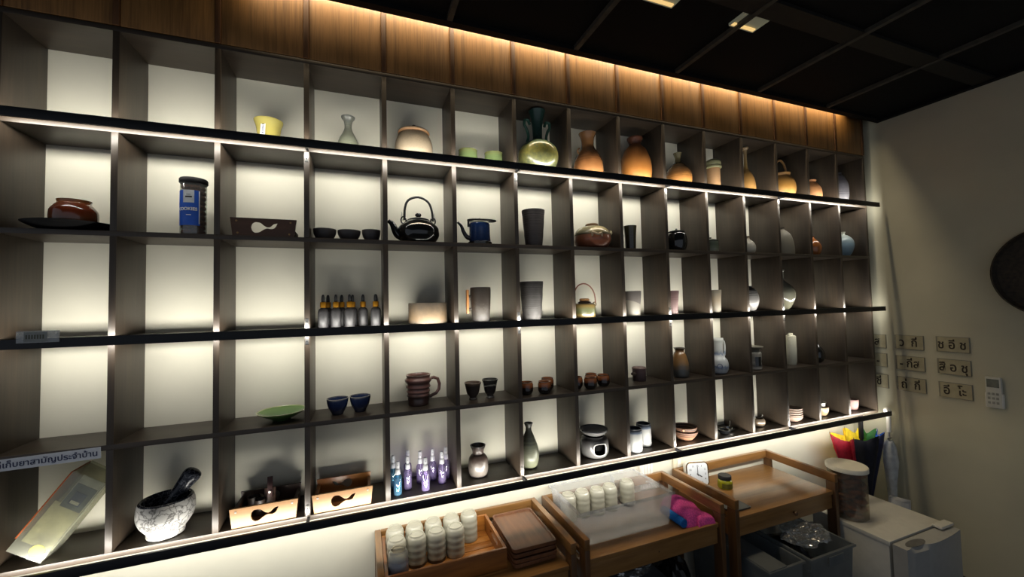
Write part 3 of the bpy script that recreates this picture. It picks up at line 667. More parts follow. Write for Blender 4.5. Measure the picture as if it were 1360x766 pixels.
t = pot('ringed_mug', 'big purple-brown mug with raised rings and angular handle', 'mug', 4, 1.342, .105, [(.045,0),(.047,.004),(.047,.036),(.052,.042),(.049,.048),(.048,.054),(.053,.06),(.05,.067),(.049,.073),(.055,.08),(.052,.088),(.051,.095),(.059,.106),(.06,.114),(.052,.122),(.053,.13),(.056,.135)], BM, .005, sm=3, extra=True)
put('handle', G().tube([(.05,0,.112),(.07,0,.116),(.088,0,.108),(.096,0,.085),(.093,0,.06),(.08,0,.043),(.048,0,.03)], .0075, 8), BM, t)
CC = glaze('dark_conical_cup', [(0,(120,116,108)),(.12,(58,48,42)),(.8,(44,38,34)),(1,(110,92,78))],(0,.08),.15,30,80,.2,rough=.35,coat=.2)
pot('conical_cup', 'dark conical footed cup with brown rim', 'cup', 4, 1.592, .086, [(.018,0),(.02,.004),(.016,.012),(.028,.03),(.036,.065),(.04,.078),(.0395,.08)], CC, .004)
pot('conical_cup', 'black conical footed cup with a white glaze streak', 'cup', 4, 1.677, .086, [(.019,0),(.02,.004),(.016,.012),(.026,.03),(.033,.065),(.0385,.086),(.038,.088)], glaze('black_white_streak',[(0,(110,106,100)),(.15,(30,28,28)),(.62,(34,32,32)),(.66,(150,148,136)),(.72,(44,44,40)),(1,(60,58,54))],(0,.088),.22,14,rough=.2,coat=.5), .004)
BC = glaze('brown_over_black_glaze', [(0,(18,15,14)),(.5,(26,18,15)),(.6,(112,62,32)),(.9,(142,84,46)),(1,(90,58,40))],(0,.06),.22,28,rough=.18,coat=.5)
def bcup(x, y, lab):
    pot('two_glaze_cup', lab, 'cup', 4, x, y, [(.02,0),(.026,.004),(.033,.02),(.033,.044),(.03,.055),(.031,.06)], BC, .004, group='black and brown cups')
for x, y, lab in ((1.862,.075,'black cup with brown glazed top, apart from the pair beside it'),(1.949,.052,'black and brown cup at the front of a pair, right of a lone one'),(2.0,.126,'black and brown cup tucked behind another in the same cubbyhole of three'),
                  (2.146,.082,'black and brown cup half hidden by the shelf divider'),(2.208,.045,'black and brown cup at the front of a group of four'),(2.264,.13,'black and brown cup at the back of a group of four'),(2.306,.075,'black and brown cup beside the front one in a group of four')):
    bcup(x, y, lab)
t = pot('purple_pot', 'small purple-brown straight-sided pot with a stub handle', 'pot', 4, 2.562, .105, [(.034,0),(.036,.004),(.037,.06),(.038,.066)], glaze('plum_clay',[(0,(58,46,48)),(1,(86,66,66))],(0,.077),.2,30,80,.3,rough=.5), .004, sm=0, extra=True)
put('lid', G().lathe(solidp([(.039,.0665),(.04,.07),(.034,.076),(.01,.078)],0), 28), plain('plum_lid',(92,70,66),.5), t)
put('handle', G().tube([(-.034,-.01,.04),(-.05,-.015,.042),(-.062,-.018,.045)], .008, 10), DARKCLAY, t)
pot('spouted_bottle', 'brown and slate-grey bottle with a flared pouring lip', 'bottle', 4, 2.838, .088, [(.043,0),(.048,.01),(.05,.05),(.046,.09),(.034,.13),(.024,.148),(.027,.16),(.034,.168)], glaze('brown_slate_glaze',[(0,(58,60,60)),(.25,(76,76,74)),(.5,(132,100,62)),(.8,(122,86,46)),(1,(44,34,28))],(0,.168),.15,18,80,.15,rough=.3,coat=.3), .004)
# painted jug
BW = glaze('blue_painted_white', [(0,(150,160,176)),(.1,(196,200,202)),(.2,(120,136,164)),(.26,(204,206,204)),(.5,(200,202,200)),(.56,(126,140,164)),(.62,(200,202,198)),(1,(196,198,190))],(0,.216),.1,60,rough=.3,coat=.3)
t = pot('painted_jug', 'white jug with blue painted rings, round belly and slim handle', 'jug', 4, 3.118, .075, [(.034,0),(.05,.012),(.058,.045),(.052,.08),(.034,.105),(.029,.13),(.03,.18),(.034,.2),(.033,.212)], BW, .004, extra=True)
put('handle', G().tube(catmull([(.03,0,.196),(.05,0,.19),(.058,0,.16),(.056,0,.12),(.046,0,.085)],4), .006, 8), BW, t)
put('painted_ring', G().tube(arc(0,0,.013,.013,0,360,20)[:-1], .0016, 6, closed=True), plain('cobalt_paint',(70,86,128),.4), t, (-.0357,-.0457,.05), (-.12,0,math.radians(-38)))
t = pot('banded_jar', 'grey banded jar with dark window and wide dark lid', 'jar', 4, 3.416, .075, [(.04,0),(.044,.006),(.044,.03),(.041,.05),(.044,.07),(.044,.1),(.038,.112)], glaze('grey_bands',[(0,(70,66,62)),(.1,(160,154,144)),(.25,(80,76,72)),(.45,(150,146,136)),(.7,(110,106,98)),(1,(150,146,134))],(0,.112),.05,25,rough=.4), .004, extra=True)
put('dark_window', curved(.0448, 230, 277, .028, .082, 10, .0008), BLACKC, t)
put('lid', G().lathe(solidp([(.036,.1125),(.034,.124),(.05,.136),(.056,.142),(.054,.146),(.03,.142)],0), 32), plain('dark_olive_lid',(96,92,78),.4), t)
t = pot('square_flask', 'tall white flask with carved texture and small off-centre spout', 'bottle', 4, 3.782, .09, [(.026,0),(.028,.003),(.027,.012),(.031,.02),(.032,.1),(.031,.175),(.0305,.19),(.022,.196),(.01,.197)], glaze('chalky_white_clay',[(0,(178,176,160)),(.5,(186,184,166)),(1,(190,186,164))],(0,.2),.4,90,rough=.6,bump=.8), .004, sm=0, extra=True)
put('mouth', G().lathe(shell([(.012,.196),(.012,.21)],.003,0),16), glaze('chalky_white_clay_mouth',[(0,(180,178,160)),(1,(190,186,164))],(.19,.21),.4,90,rough=.6), t, (.004,0,0))
put('side_spout', G().lathe(solidp([(.008,.19),(.009,.203),(.006,.206)],0),14), glaze('chalky_white_clay_spout',[(0,(180,178,160)),(1,(190,186,164))],(.19,.21),.4,90,rough=.6), t, (-.019,-.004,0))
pot('black_bottle', 'shiny black teardrop bottle in a dark cubbyhole of the fourth row', 'bottle', 4, 4.02, .09, [(.03,0),(.047,.015),(.055,.045),(.046,.085),(.022,.118),(.012,.132),(.014,.14)], BLACKC, .003)

# --- bottom row
# mortar and pestle
MARB = marble('white_veined_marble', (172,170,166), (70,68,66), 30, .05, .5)
MARD = marble('dark_veined_marble', (34,36,44), (104,106,112), 34, .04, .25)
mo = thing('mortar', 'white veined marble mortar with dark hollow', 'mortar', (.432, .068, Zf[5]+.0004))
put('bowl', G().lathe([(0,0)]+catmull([(.05,0),(.056,.006),(.056,.022),(.062,.028),(.076,.05),(.085,.08),(.084,.108),(.079,.126)],4), 44), MARB, mo)
put('hollow', G().lathe(catmull([(.079,.126),(.074,.131),(.068,.127),(.06,.09),(.04,.06)],4)+[(0,.05)], 44), MARD, mo)
pe = tag(put('pestle', G().lathe(solidp([(.012,0),(.021,.01),(.022,.03),(.021,.06),(.023,.1),(.027,.13),(.030,.152),(.026,.168),(.012,.175)]), 28), MARD), 'dark marble pestle leaning out of the mortar', 'pestle')
pe.location = (.412, .068, Zf[5]+.0722); pe.rotation_euler = (-.06, .64, 0)
# clear plastic box leaning in the first cubbyhole
pb = thing('plastic_box', 'clear plastic medicine box with orange edge leaning in the corner cubbyhole', 'box', (.0845, .06, Zf[5]+.0026))
CLB = clear('frosted_plastic', (236, 236, 226), .2, .2, .07)
LEAN = dict(loc=(0, 0, .0291), rot=(0, .62, 0))
boxg = G().box(-.05,.05,-.05,-.048,0,.265).box(-.05,.05,.048,.05,0,.265).box(-.05,-.048,-.048,.048,0,.265).box(.048,.05,-.048,.048,0,.265).box(-.048,.048,-.048,.048,0,.002)
put('box_shell', mesh('box_shell', boxg, smooth=False), CLB, pb, **LEAN)
put('orange_edge', mesh('orange_edge', G().box(-.0545,-.0505,-.05,.05,.04,.27), bevel=.001), plain('orange_plastic',(186,92,40),.4), pb, **LEAN)
put('lid', mesh('lid', G().box(-.05,.0505,-.051,.051,.266,.274), bevel=.002), CLB, pb, **LEAN)
put('leaflet', mesh('leaflet', G().box(-.018,.044,-.044,-.042,.165,.245)), plain('grey_blue_leaflet',(110,120,132),.6), pb, **LEAN)
put('blue_packet', mesh('blue_packet', G().box(-.004,.03,-.0465,-.0445,.18,.222)), plain('blue_packet_print',(48,72,120),.5), pb, **LEAN)
put('packet_lettering', mesh('packet_lettering', G().box(.0,.026,-.0471,-.0467,.184,.194)), WHITEP, pb, **LEAN)
put('paper_sheet', mesh('paper_sheet', G().box(-.042,.042,-.02,-.018,.02,.16)), plain('cream_paper',(206,202,168),.7), pb, **LEAN)
put('paper_sheet', mesh('paper_sheet', G().box(-.03,.045,.0,.002,.01,.25)), plain('white_paper',(206,208,204),.7), pb, **LEAN)
put('yellow_sticker', mesh('yellow_sticker', G().lathe([(0,0),(.02,0),(.02,.0006),(0,.0006)],24).move(Matrix.Translation((.02,-.0501,.028)) @ Matrix.Rotation(PI/2,4,'X'))), plain('yellow_sticker',(232,214,90),.5), pb, **LEAN)
# shelf label in Thai
sl = thing('shelf_label', 'white paper strip with blue Thai lettering stuck on the thin shelf edge', 'label', (.14, -.0015, 1.279))
LW = .275
put('paper_strip', mesh('paper_strip', G().box(-LW/2, LW/2, -.0006, .0006, -.0185, .0185)), plain('white_label_paper',(206,208,214),.6,var=.02), sl, (0,0,0), (0,-.02,0))
tm = text_mesh('ที่เก็บยาสามัญประจำบ้าน', .0255, bold=.0003)
xs = [v.co.x for v in tm.vertices]; k = .246/(max(xs)-min(xs)); mid = (max(xs)+min(xs))/2
for v in tm.vertices: v.co.x = (v.co.x-mid)*k
put('lettering', tm, INKB, sl, (.006,-.0009,-.001), (PI/2,-.02,0))
# clear sign on the middle bar
sg = thing('acrylic_sign', 'small clear acrylic sign with a paper slip on the middle light bar', 'sign', (.155, -.0718, 1.662))
put('acrylic_plate', mesh('acrylic_plate', G().box(-.05,.05,-.003,0,0,.037), bevel=.0005), clear('acrylic',(225,228,228),.25,.05,.15), sg)
put('paper_slip', mesh('paper_slip', G().box(-.032,.022,-.0036,-.0031,.003,.034)), plain('grey_slip',(150,152,146),.6), sg)
for k in range(7): put('print_mark', mesh('print_mark', G().box(-.028+.0065*k, -.024+.0065*k, -.0039, -.0037, .012, .025)), plain('faded_ink',(92,92,78),.6), sg)
for sx in (-.044, .043): put('stud', G().lathe([(0,0),(.003,0),(.0025,.0015),(0,.002)],10).move(Matrix.Rotation(PI/2,4,'X')), STEEL, sg, (sx,-.003,.029))

# spray bottles
SPB = clear('blue_tinted_bottle', (186, 226, 240), .12, .06, .1)
SPV = clear('violet_tinted_bottle', (234, 226, 246), .12, .06, .1)
LIQB = clear('blue_liquid', (120, 200, 228), .3, .1, .05)
LIQV = clear('violet_liquid', (206, 186, 236), .28, .1, .05)
NOZ = plain('white_sprayer', (226, 226, 228), .35, var=.02)
def spray(loc, bm_, lm_, fill, lab, grp='spray bottles in the bottom row'):
    t = thing('spray_bottle', lab, 'spray bottle', loc, 0, grp)
    put('bottle_body', G().lathe(shell([(.0155,0),(.0175,.003),(.0175,.07),(.0165,.077),(.009,.086),(.009,.09)],.001,0), 24), bm_, t)
    put('liquid', G().lathe(solidp([(.0155,.0016),(.0162,.004),(.0162,fill)],0), 24), lm_, t)
    put('dip_tube', G().tube([(0,0,.006),(.002,0,.086)], .0014, 6), NOZ, t)
    put('collar', G().lathe(solidp([(.0105,.087),(.0108,.088),(.0105,.106),(.008,.109)],0), 20), NOZ, t)
    h = put('spray_head', G().lathe(solidp([(.0055,.109),(.0055,.113),(.0085,.114),(.0085,.132),(.007,.14),(.003,.142)],0), 18), NOZ, t)
    put('nozzle', G().tube([(0,-.006,.126),(0,-.0105,.126)], .0022, 8), plain('grey_nozzle',(170,170,174),.4), h)
    return t
fz = Zf[5]+.0004
vb = 'violet spray bottle with white sprayer in the bottom-row cluster'
b1 = spray((1.242,.043,fz), SPB, LIQB, .06, 'light blue spray bottle at the front corner beside the pine caddy')
dup(b1, (1.2285,.118,fz), label='light blue spray bottle behind the other blue one, against the divider')
v1 = spray((1.288,.083,fz), SPV, LIQV, .045, vb)
for x, y in ((1.359,.038),(1.4395,.08),(1.406,.132),(1.3475,.124),(1.4665,.128),(1.296,.16)): dup(v1, (x,y,fz), label=vb)
SV = glaze('silvery_brown_glaze', [(0,(150,140,132)),(.3,(176,166,156)),(.6,(108,88,80)),(.85,(120,104,96)),(1,(44,36,34))],(0,.14),.2,50,rough=.3,coat=.3)
pot('wide_neck_vase', 'small silvery brown vase with wide open neck, bottom row', 'vase', 5, 1.614, .095, [(.036,0),(.043,.01),(.047,.04),(.045,.075),(.034,.095),(.026,.103),(.027,.115),(.034,.132),(.037,.14)], SV, .004)
pot('tall_bottle_vase', 'tall grey-green ringed bottle vase in the bottom row', 'vase', 5, 1.873, .088, [(.028,0),(.04,.012),(.049,.055),(.044,.1),(.028,.145),(.014,.18),(.0135,.19),(.021,.21),(.022,.214)], glaze('grey_green_rings',[(0,(156,160,130)),(.35,(140,142,118)),(.65,(98,100,86)),(1,(66,66,58))],(0,.213),.15,25,110,.25,rough=.35,coat=.2), .003)
# oil burner
ob = thing('oil_burner', 'black and grey oil burner with dish on top and arched opening', 'burner', (2.246, .088, Zf[5]+.0004))
BRN = glaze('grey_to_black_glaze', [(0,(120,118,116)),(.5,(150,148,146)),(.8,(92,90,90)),(1,(34,34,36))],(0,.1),.12,25,rough=.3,coat=.3)
def hole(a, z, j):
    d = (a-math.radians(264)+PI) % (2*PI)-PI
    return (abs(d)/.47)**3.2+(abs(z-.05)/.029)**3.2 < 1
oprof = catmull([(.05,0),(.062,.004),(.073,.03),(.074,.06),(.07,.088),(.06,.1)],8)
put('body', G().lathe([(0,0)]+oprof+[(.052,.104),(.052,.1)], 72, skip=hole), BRN, ob)
put('inner_wall', G().lathe([(0,.004)]+catmull([(.04,.004),(.046,.03),(.046,.06),(.044,.099)],6), 40), plain('painted_hole_shade',(6,6,6),.9,.1), ob)  # near-black colour stands in for the shade inside the opening
ringp = []
for i in range(40):
    q = 2*PI*i/40
    ca, sa = math.cos(q), math.sin(q)
    da = .48*math.copysign(abs(ca)**(2/3.2), ca); dzz = .0295*math.copysign(abs(sa)**(2/3.2), sa)
    a = math.radians(264)+da; z = .05+dzz
    rr = .0725+.0012*math.sin(z*30)
    ringp.append((rr*math.cos(a), rr*math.sin(a), z))
put('opening_rim', G().tube(ringp, .003, 8, closed=True), plain('pale_grey_rim',(190,188,184),.35), ob)
put('dish', G().lathe(shell([(.03,.104),(.036,.106),(.06,.118),(.074,.134),(.074,.14)],.004,4), 44), glaze('black_dish_pale_edge',[(0,(150,148,146)),(.75,(120,118,116)),(.9,(50,50,54)),(1,(44,44,50))],(.104,.14),.05,25,rough=.25,coat=.4), ob)
WCU = glaze('white_cup_blue_rim', [(0,(214,214,212)),(.78,(218,218,214)),(.84,(120,136,160)),(.92,(52,56,68)),(1,(70,74,84))],(0,.12),.04,20,90,.04,rough=.35)
for x, y, lab in ((2.578,.105,'white ribbed cup with dark blue rim at the back'),(2.478,.055,'white ribbed cup with dark blue rim in front of its pair')):
    pot('white_cup', lab, 'cup', 5, x, y, [(.036,0),(.039,.005),(.041,.02),(.04,.1),(.038,.116),(.0385,.12)], WCU, .004, ribs=(.0006,.012), group='white cups in the bottom row')
TER = glaze('terracotta_bands', [(0,(206,150,112)),(.5,(214,158,122)),(.62,(84,56,48)),(.72,(206,152,118)),(.85,(80,54,46)),(1,(190,140,110))],(0,.05),.03,20,rough=.5)
pot('terracotta_bowl', 'terracotta bowl with dark bands at the bottom of a nested pair', 'bowl', 5, 2.852, .085, [(.036,0),(.042,.005),(.062,.03),(.071,.05),(.07,.052)], TER, .004, seg=40)
t = pot('terracotta_bowl', 'terracotta bowl with a small button nested on top of another bowl', 'bowl', 5, 2.852, .085, [(.032,0),(.04,.005),(.058,.028),(.068,.05),(.067,.053)], TER, .004, extra=True, dz=.0235)
put('button', G().lathe([(0,0),(.006,0),(.006,.003),(0,.004)],14).move(Matrix.Rotation(PI/2,4,'X')), plain('terracotta_button',(222,166,130),.5), t, (-.051,-.0455,.044), (0,0,math.radians(-48)))
# small scoops and metal pots
t = thing('metal_scoop', 'small shiny metal scoop lying on the bottom shelf', 'scoop', (3.19, .08, Zf[5]+.0006))
put('bowl', G().lathe(shell([(.008,0),(.02,.006),(.026,.018),(.027,.022)],.0016,3),24), plain('dark_chrome',(150,150,148),.18,metal=1), t)
put('handle', G().tube([(.018,.012,.018),(.034,.022,.03),(.05,.03,.05)], [.005,.004,.006], 8), plain('dark_chrome_handle',(150,150,148),.2,metal=1), t)
t = thing('sauce_dish', 'dark glossy sauce dish beside the metal scoop', 'dish', (3.128, .06, Zf[5]+.0004))
put('body', G().lathe(shell([(.018,0),(.024,.004),(.033,.02),(.034,.025)],.003,3),28), BLACKC, t)
put('lip', G().tube([(.03*math.cos(a), .03*math.sin(a), .026) for a in [2*PI*i/24 for i in range(24)]], .002, 6, closed=True), STEEL, t)
t = thing('creamer', 'small pewter creamer with a high loop handle', 'jug', (3.445, .085, Zf[5]+.0004))
put('body', G().lathe(shell([(.02,0),(.03,.006),(.039,.026),(.034,.044),(.03,.05)],.003,4),30), plain('pewter',(168,150,130),.28,metal=.8), t)
put('handle', G().tube(catmull([(-.028,0,.046),(-.03,0,.066),(-.014,0,.064),(.004,0,.05),(.024,0,.052),(.036,0,.056),(.037,0,.066)],3), .003, 8), STEEL, t)
PLT = glaze('blush_plate', [(0,(204,166,140)),(1,(222,192,172))],(0,.02),.1,20,rough=.4)
t0 = None
for k in range(5):
    r = .062-.0005*k
    pot('blush_plate', ['blush bowl at the bottom of the small plate stack','blush dish second from the bottom of the plate stack','blush dish in the middle of the plate stack','blush dish second from the top of the plate stack','blush dish on top of the plate stack'][k], 'plate', 5, 3.735+.001*(k % 2), .075, [(.03,0),(.036,.003),(.055,.02),(r,.034),(r,.036)] if k == 0 else [(.03,0),(.036,.003),(.056,.012),(r,.02),(r,.022)], PLT, .003, group='stack of blush dishes', dz=[0,.0245,.0385,.0525,.0665][k])
pot('cream_bowl', 'small cream bowl holding a steel cup in the bottom row', 'bowl', 5, 4.027, .075, [(.02,0),(.026,.004),(.04,.03),(.043,.056),(.042,.06)], plain('cream_glaze',(222,190,146),.35,coat=.3), .004)
tag(put('steel_cup', G().lathe(shell([(.02,0),(.026,.01),(.03,.04),(.034,.046)],.002,0),24), STEEL, None, (4.022,.075,Zf[5]+.045)), 'small steel cup resting inside the cream bowl', 'cup')
pot('blush_cup', 'small pink cup in the last cubbyhole of the bottom row', 'cup', 5, 4.366, .088, [(.026,0),(.034,.004),(.042,.03),(.0445,.066),(.0445,.072)], plain('blush_glaze',(222,176,166),.4), .004)

# ------------------------------------------------------------------ side tables
ZT, ZR = .647, .74
def table(x0, label, knob):
    w, y0, y1 = .79, -.245, .19
    t = thing('side_table', label, 'table', (x0, 0, 0), 0, 'wooden side tables under the shelf')
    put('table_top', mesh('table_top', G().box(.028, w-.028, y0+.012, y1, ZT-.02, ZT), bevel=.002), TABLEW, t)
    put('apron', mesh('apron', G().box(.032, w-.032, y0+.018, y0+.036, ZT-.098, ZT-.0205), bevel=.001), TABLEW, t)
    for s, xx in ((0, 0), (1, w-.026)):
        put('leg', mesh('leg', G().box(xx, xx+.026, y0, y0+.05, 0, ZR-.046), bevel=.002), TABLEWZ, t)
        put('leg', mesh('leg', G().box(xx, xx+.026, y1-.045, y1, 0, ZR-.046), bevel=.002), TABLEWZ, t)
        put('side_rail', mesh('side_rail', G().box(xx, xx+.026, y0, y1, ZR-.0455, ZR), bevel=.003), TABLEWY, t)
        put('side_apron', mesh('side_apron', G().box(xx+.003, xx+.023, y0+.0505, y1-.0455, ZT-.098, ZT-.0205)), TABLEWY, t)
    put('back_rail', mesh('back_rail', G().box(.0265, w-.0265, y1-.022, y1, ZR-.045, ZR), bevel=.002), TABLEW, t)
    if knob: put('drawer_knob', G().lathe(solidp([(.006,0),(.007,.008),(.012,.014),(.01,.02),(.004,.022)],3),18).move(Matrix.Rotation(PI/2,4,'X')), TABLEWZ, t, (.44, y0+.0178, ZT-.058))
    else: put('screw_hole', G().lathe([(0,0),(.003,0),(.003,.001),(0,.001)],10).move(Matrix.Rotation(PI/2,4,'X')), BLACKR, t, (.40, y0+.0178, ZT-.056))
    return t
table(1.15, 'brown wooden side table with rails carrying the cup tray and stacked trays', False)
table(1.98, 'brown wooden side table with rails carrying the clear bin and pink towel', False)
table(2.842, 'brown wooden side table with a drawer knob carrying the clock', True)

# tray box with upturned cups
tb = thing('serving_tray', 'acacia serving tray box full of upturned cream cups', 'tray', (1.178, 0, ZT+.0006))
tw, ty0, ty1, th_ = .487, -.148, .152, .081
for k in range(6):
    a = ty0+.0125+(ty1-ty0-.025)*k/6
    put('floor_slat', mesh('floor_slat', G().box(.0125, tw-.0125, a+.0015, a+(ty1-ty0-.025)/6-.0015, .002, .012), bevel=.0008), ACACIA, tb)
put('front_wall', mesh('front_wall', G().box(0, tw, ty0, ty0+.012, 0, th_), bevel=.001), ACACIA, tb)
put('back_wall', mesh('back_wall', G().box(0, tw, ty1-.012, ty1, 0, th_), bevel=.001), ACACIA, tb)
for xx in (0, tw-.012):
    # end wall with a hand slot
    g = G().box(xx, xx+.012, ty0+.0122, ty1-.0122, 0, .042).box(xx, xx+.012, ty0+.0122, ty1-.0122, .064, th_).box(xx, xx+.012, ty0+.0122, -.055, .042, .064).box(xx, xx+.012, .055, ty1-.0122, .042, .064)
    put('end_wall', mesh('end_wall', g), ACACIAY, tb)
CUP = glaze('cream_wavy_glaze', [(0,(206,202,180)),(.5,(214,210,188)),(1,(222,218,198))],(0,.125),.15,14,60,.3,rough=.35,coat=.2)
CUPD = glaze('cream_glaze_dark_lip', [(0,(44,40,38)),(.1,(56,52,48)),(.14,(198,194,172)),(1,(220,216,196))],(0,.125),.03,14,60,.05,rough=.35,coat=.2)
CUPB = glaze('cream_blue_glaze', [(0,(150,150,140)),(.15,(130,140,156)),(.6,(158,166,176)),(.85,(196,196,184)),(1,(214,210,192))],(0,.125),.12,18,60,.15,rough=.35,coat=.2)
def cup_mesh(mat):
    o = catmull([(.036,0),(.0395,.003),(.0402,.018),(.0388,.030),(.0401,.044),(.0386,.057),(.04,.071),(.0384,.084),(.0392,.096),(.036,.112),(.0305,.119)],4)
    prof = [(.033,.002)]+o+[(.0295,.1245),(.026,.1245),(.0245,.1185),(0,.1175)]
    inner = [(0,.112),(.03,.108),(.034,.08),(.033,.002)]
    me = mesh('upturned_cup', G().lathe(inner+prof[1:], 36)); me.materials.append(mat); return me
CM = {'c': cup_mesh(CUP), 'd': cup_mesh(CUPD), 'b': cup_mesh(CUPB)}
cz = ZT+.0006+.0122
lc = {'e': 'upturned cream cup in the row along the back wall of the wooden tray', 'c': 'upturned cream cup with wavy rings beside a dark-lipped one in the wooden tray', 'd': 'upturned cream cup with a dark lip in the wooden tray', 'b': 'upturned bluish-grey cup at the corner of the wooden tray'}
for x, y, k in ((1.2315,.094,'e'),(1.3145,.093,'e'),(1.3975,.093,'e'),(1.4805,.094,'e'),(1.5635,.098,'e'),(1.2315,.01,'c'),(1.3145,.0095,'d'),(1.3975,.009,'d'),(1.4805,.01,'c'),(1.2315,-.074,'b')):
    tag(put('upturned_cup', CM['c' if k == 'e' else k], None, None, (x, y, cz)), lc[k], 'cup', 'upturned cups in the wooden tray')
# stack of walnut trays
def rrect(x0, x1, y0, y1, r, n=5):
    out = []
    for cx, cy, a in ((x1-r,y1-r,0),(x0+r,y1-r,90),(x0+r,y0+r,180),(x1-r,y0+r,270)):
        for i in range(n+1):
            q = math.radians(a+90*i/n); out.append((cx+r*math.cos(q), cy+r*math.sin(q)))
    return out
def loft(loops):
    n = len(loops[0][0]); vs = []; fs = []
    for pts, z in loops: vs += [(x, y, z) for x, y in pts]
    for j in range(len(loops)-1):
        for i in range(n):
            k = (i+1) % n; fs.append((j*n+i, j*n+k, (j+1)*n+k, (j+1)*n+i))
    fs.append(tuple(range(n-1,-1,-1))); fs.append(tuple((len(loops)-1)*n+i for i in range(n)))
    return G().add(vs, fs)
R = lambda d, r: rrect(-.1+d, .1-d, -.15+d, .15-d, r)
trayg = loft([(R(.008,.012),0),(R(.0,.016),.006),(R(-.001,.016),.019),(R(.0,.016),.0205),(R(.005,.013),.0205),(R(.008,.011),.0135)])
tm_ = mesh('walnut_tray', trayg, angle=35); tm_.materials.append(WALNUT)
for k in range(4):
    tag(put('walnut_tray', tm_, None, None, (1.784+[0,.002,-.002,0][k], -.028+[.003,-.002,.001,0][k], ZT+.0004+.0209*k), (0,0,[.015,-.01,.012,0][k])),
        ['dark walnut tray at the bottom of the tray stack','dark walnut tray second from the bottom of the tray stack','dark walnut tray just under the top tray of the stack','dark walnut tray with rounded rim on top of the tray stack'][k], 'tray', 'stacked walnut trays')

# ------------------------------------------------------------------ clear bins
def bin_parts(t, x0, x1, y0, y1, h, mat, taper=.02, feet=False, wallt=.002):
    """open tapered tub: four walls, floor, rim, grips"""
    b = [(x0+taper,y0+taper*.4),(x1-taper,y0+taper*.4),(x1-taper,y1-taper*.4),(x0+taper,y1-taper*.4)]
    q = [(x0,y0),(x1,y0),(x1,y1),(x0,y1)]
    def inset(P, d): return [(P[0][0]+d,P[0][1]+d),(P[1][0]-d,P[1][1]+d),(P[2][0]-d,P[2][1]-d),(P[3][0]+d,P[3][1]-d)]
    bi, qi = inset(b, wallt), inset(q, wallt)
    vs = [(x,y,0) for x,y in b]+[(x,y,h) for x,y in q]+[(x,y,h) for x,y in qi]+[(x,y,.003) for x,y in bi]
    fs = [(0,3,2,1)]
    for L in range(3):
        for i in range(4):
            k = (i+1) % 4; fs.append((4*L+i, 4*L+k, 4*L+4+k, 4*L+4+i))
    fs.append((12,13,14,15))
    put('tub', mesh('tub', G().add(vs, fs), smooth=False), mat, t)
    fl = .010
    put('rim', mesh('rim', G().box(x0-fl,x1+fl,y0-fl,y0-.0005,h-.01,h).box(x0-fl,x1+fl,y1+.0005,y1+fl,h-.01,h).box(x0-fl,x0-.0005,y0-.0005,y1+.0005,h-.01,h).box(x1+.0005,x1+fl,y0-.0005,y1+.0005,h-.01,h), smooth=False), mat, t)
bn = thing('storage_bin', 'clear plastic storage bin with cups inside on the middle table', 'bin', (0, 0, ZT+.0006))
bin_parts(bn, 2.016, 2.532, -.155, .152, .156, CLEARP, .02)
for s, xx in ((-1, 2.026), (1, 2.53)):
    put('grip', mesh('grip', G().tube([(xx, -.04, .13),(xx+.014*s if s > 0 else xx+.001, -.03, .13),(xx+.014*s if s > 0 else xx+.001, .03, .13),(xx, .04, .13)], .005, 8)), CLEARP, bn)
put('divider_rib', mesh('divider_rib', G().box(2.375,2.379,.11,.145,.01,.15)), CLEARP, bn)
for x, y, k in ((2.0895,.085,'c'),(2.1735,.09,'c'),(2.2575,.082,'c'),(2.341,.09,'c'),(2.4575,.098,'d')):
    tag(put('upturned_cup', CM[k], None, None, (x-.008, y, ZT+.0042)), 'upturned cream cup standing in the row inside the clear bin' if k == 'c' else 'upturned cream cup with dark lip standing apart inside the clear bin', 'cup', 'upturned cups in the clear bin')

# pink towel and blue cloth
PINK = plain('pink_microfibre', (216, 84, 158), .95, .1, var=.14, scale=200, bump=.8)
BLUC = plain('blue_microfibre', (40, 110, 190), .95, .1, var=.14, scale=200, bump=.8)
def towel(x0, x1, y0, y1, hfun, n=26, m=20):
    g = G(); vs = []; fs = []
    for j in range(m+1):
        for i in range(n+1):
            s, t_ = 2*i/n-1, 2*j/m-1
            e = max(0, 1-abs(s)**5)**.45*max(0, 1-abs(t_)**5)**.45
            x = x0+(x1-x0)*i/n; y = y0+(y1-y0)*j/m
            vs.append((x+.004*math.sin(y*60), y+.004*math.sin(x*50), .0012+e*(hfun((s+1)/2,(t_+1)/2)+.004*mnoise.noise(Vector((x*28,y*28,1))))))
    nb = len(vs)
    for j in range(m+1):
        for i in range(n+1): vs.append((vs[j*(n+1)+i][0], vs[j*(n+1)+i][1], .0006))
    I = lambda i, j: j*(n+1)+i
    for j in range(m):
        for i in range(n):
            fs.append((I(i,j),I(i+1,j),I(i+1,j+1),I(i,j+1))); fs.append((nb+I(i,j),nb+I(i,j+1),nb+I(i+1,j+1),nb+I(i+1,j)))
    for i in range(n):
        fs.append((I(i,0),nb+I(i,0),nb+I(i+1,0),I(i+1,0))); fs.append((I(i,m),I(i+1,m),nb+I(i+1,m),nb+I(i,m)))
    for j in range(m):
        fs.append((I(0,j),I(0,j+1),nb+I(0,j+1),nb+I(0,j))); fs.append((I(n,j),nb+I(n,j),nb+I(n,j+1),I(n,j+1)))
    return g.add(vs, fs)
tw_ = thing('folded_towel', 'folded bright pink microfibre towel on the middle table', 'towel', (0, 0, ZT))
tfull = towel(2.566, 2.732, -.208, -.02, lambda u, v: .052+.034*v*(1-u)+.014*math.sin(u*5)+.008*math.sin(v*9+u*3))
put('upper_fold', mesh('upper_fold', tfull), PINK, tw_, (0, 0, 0))
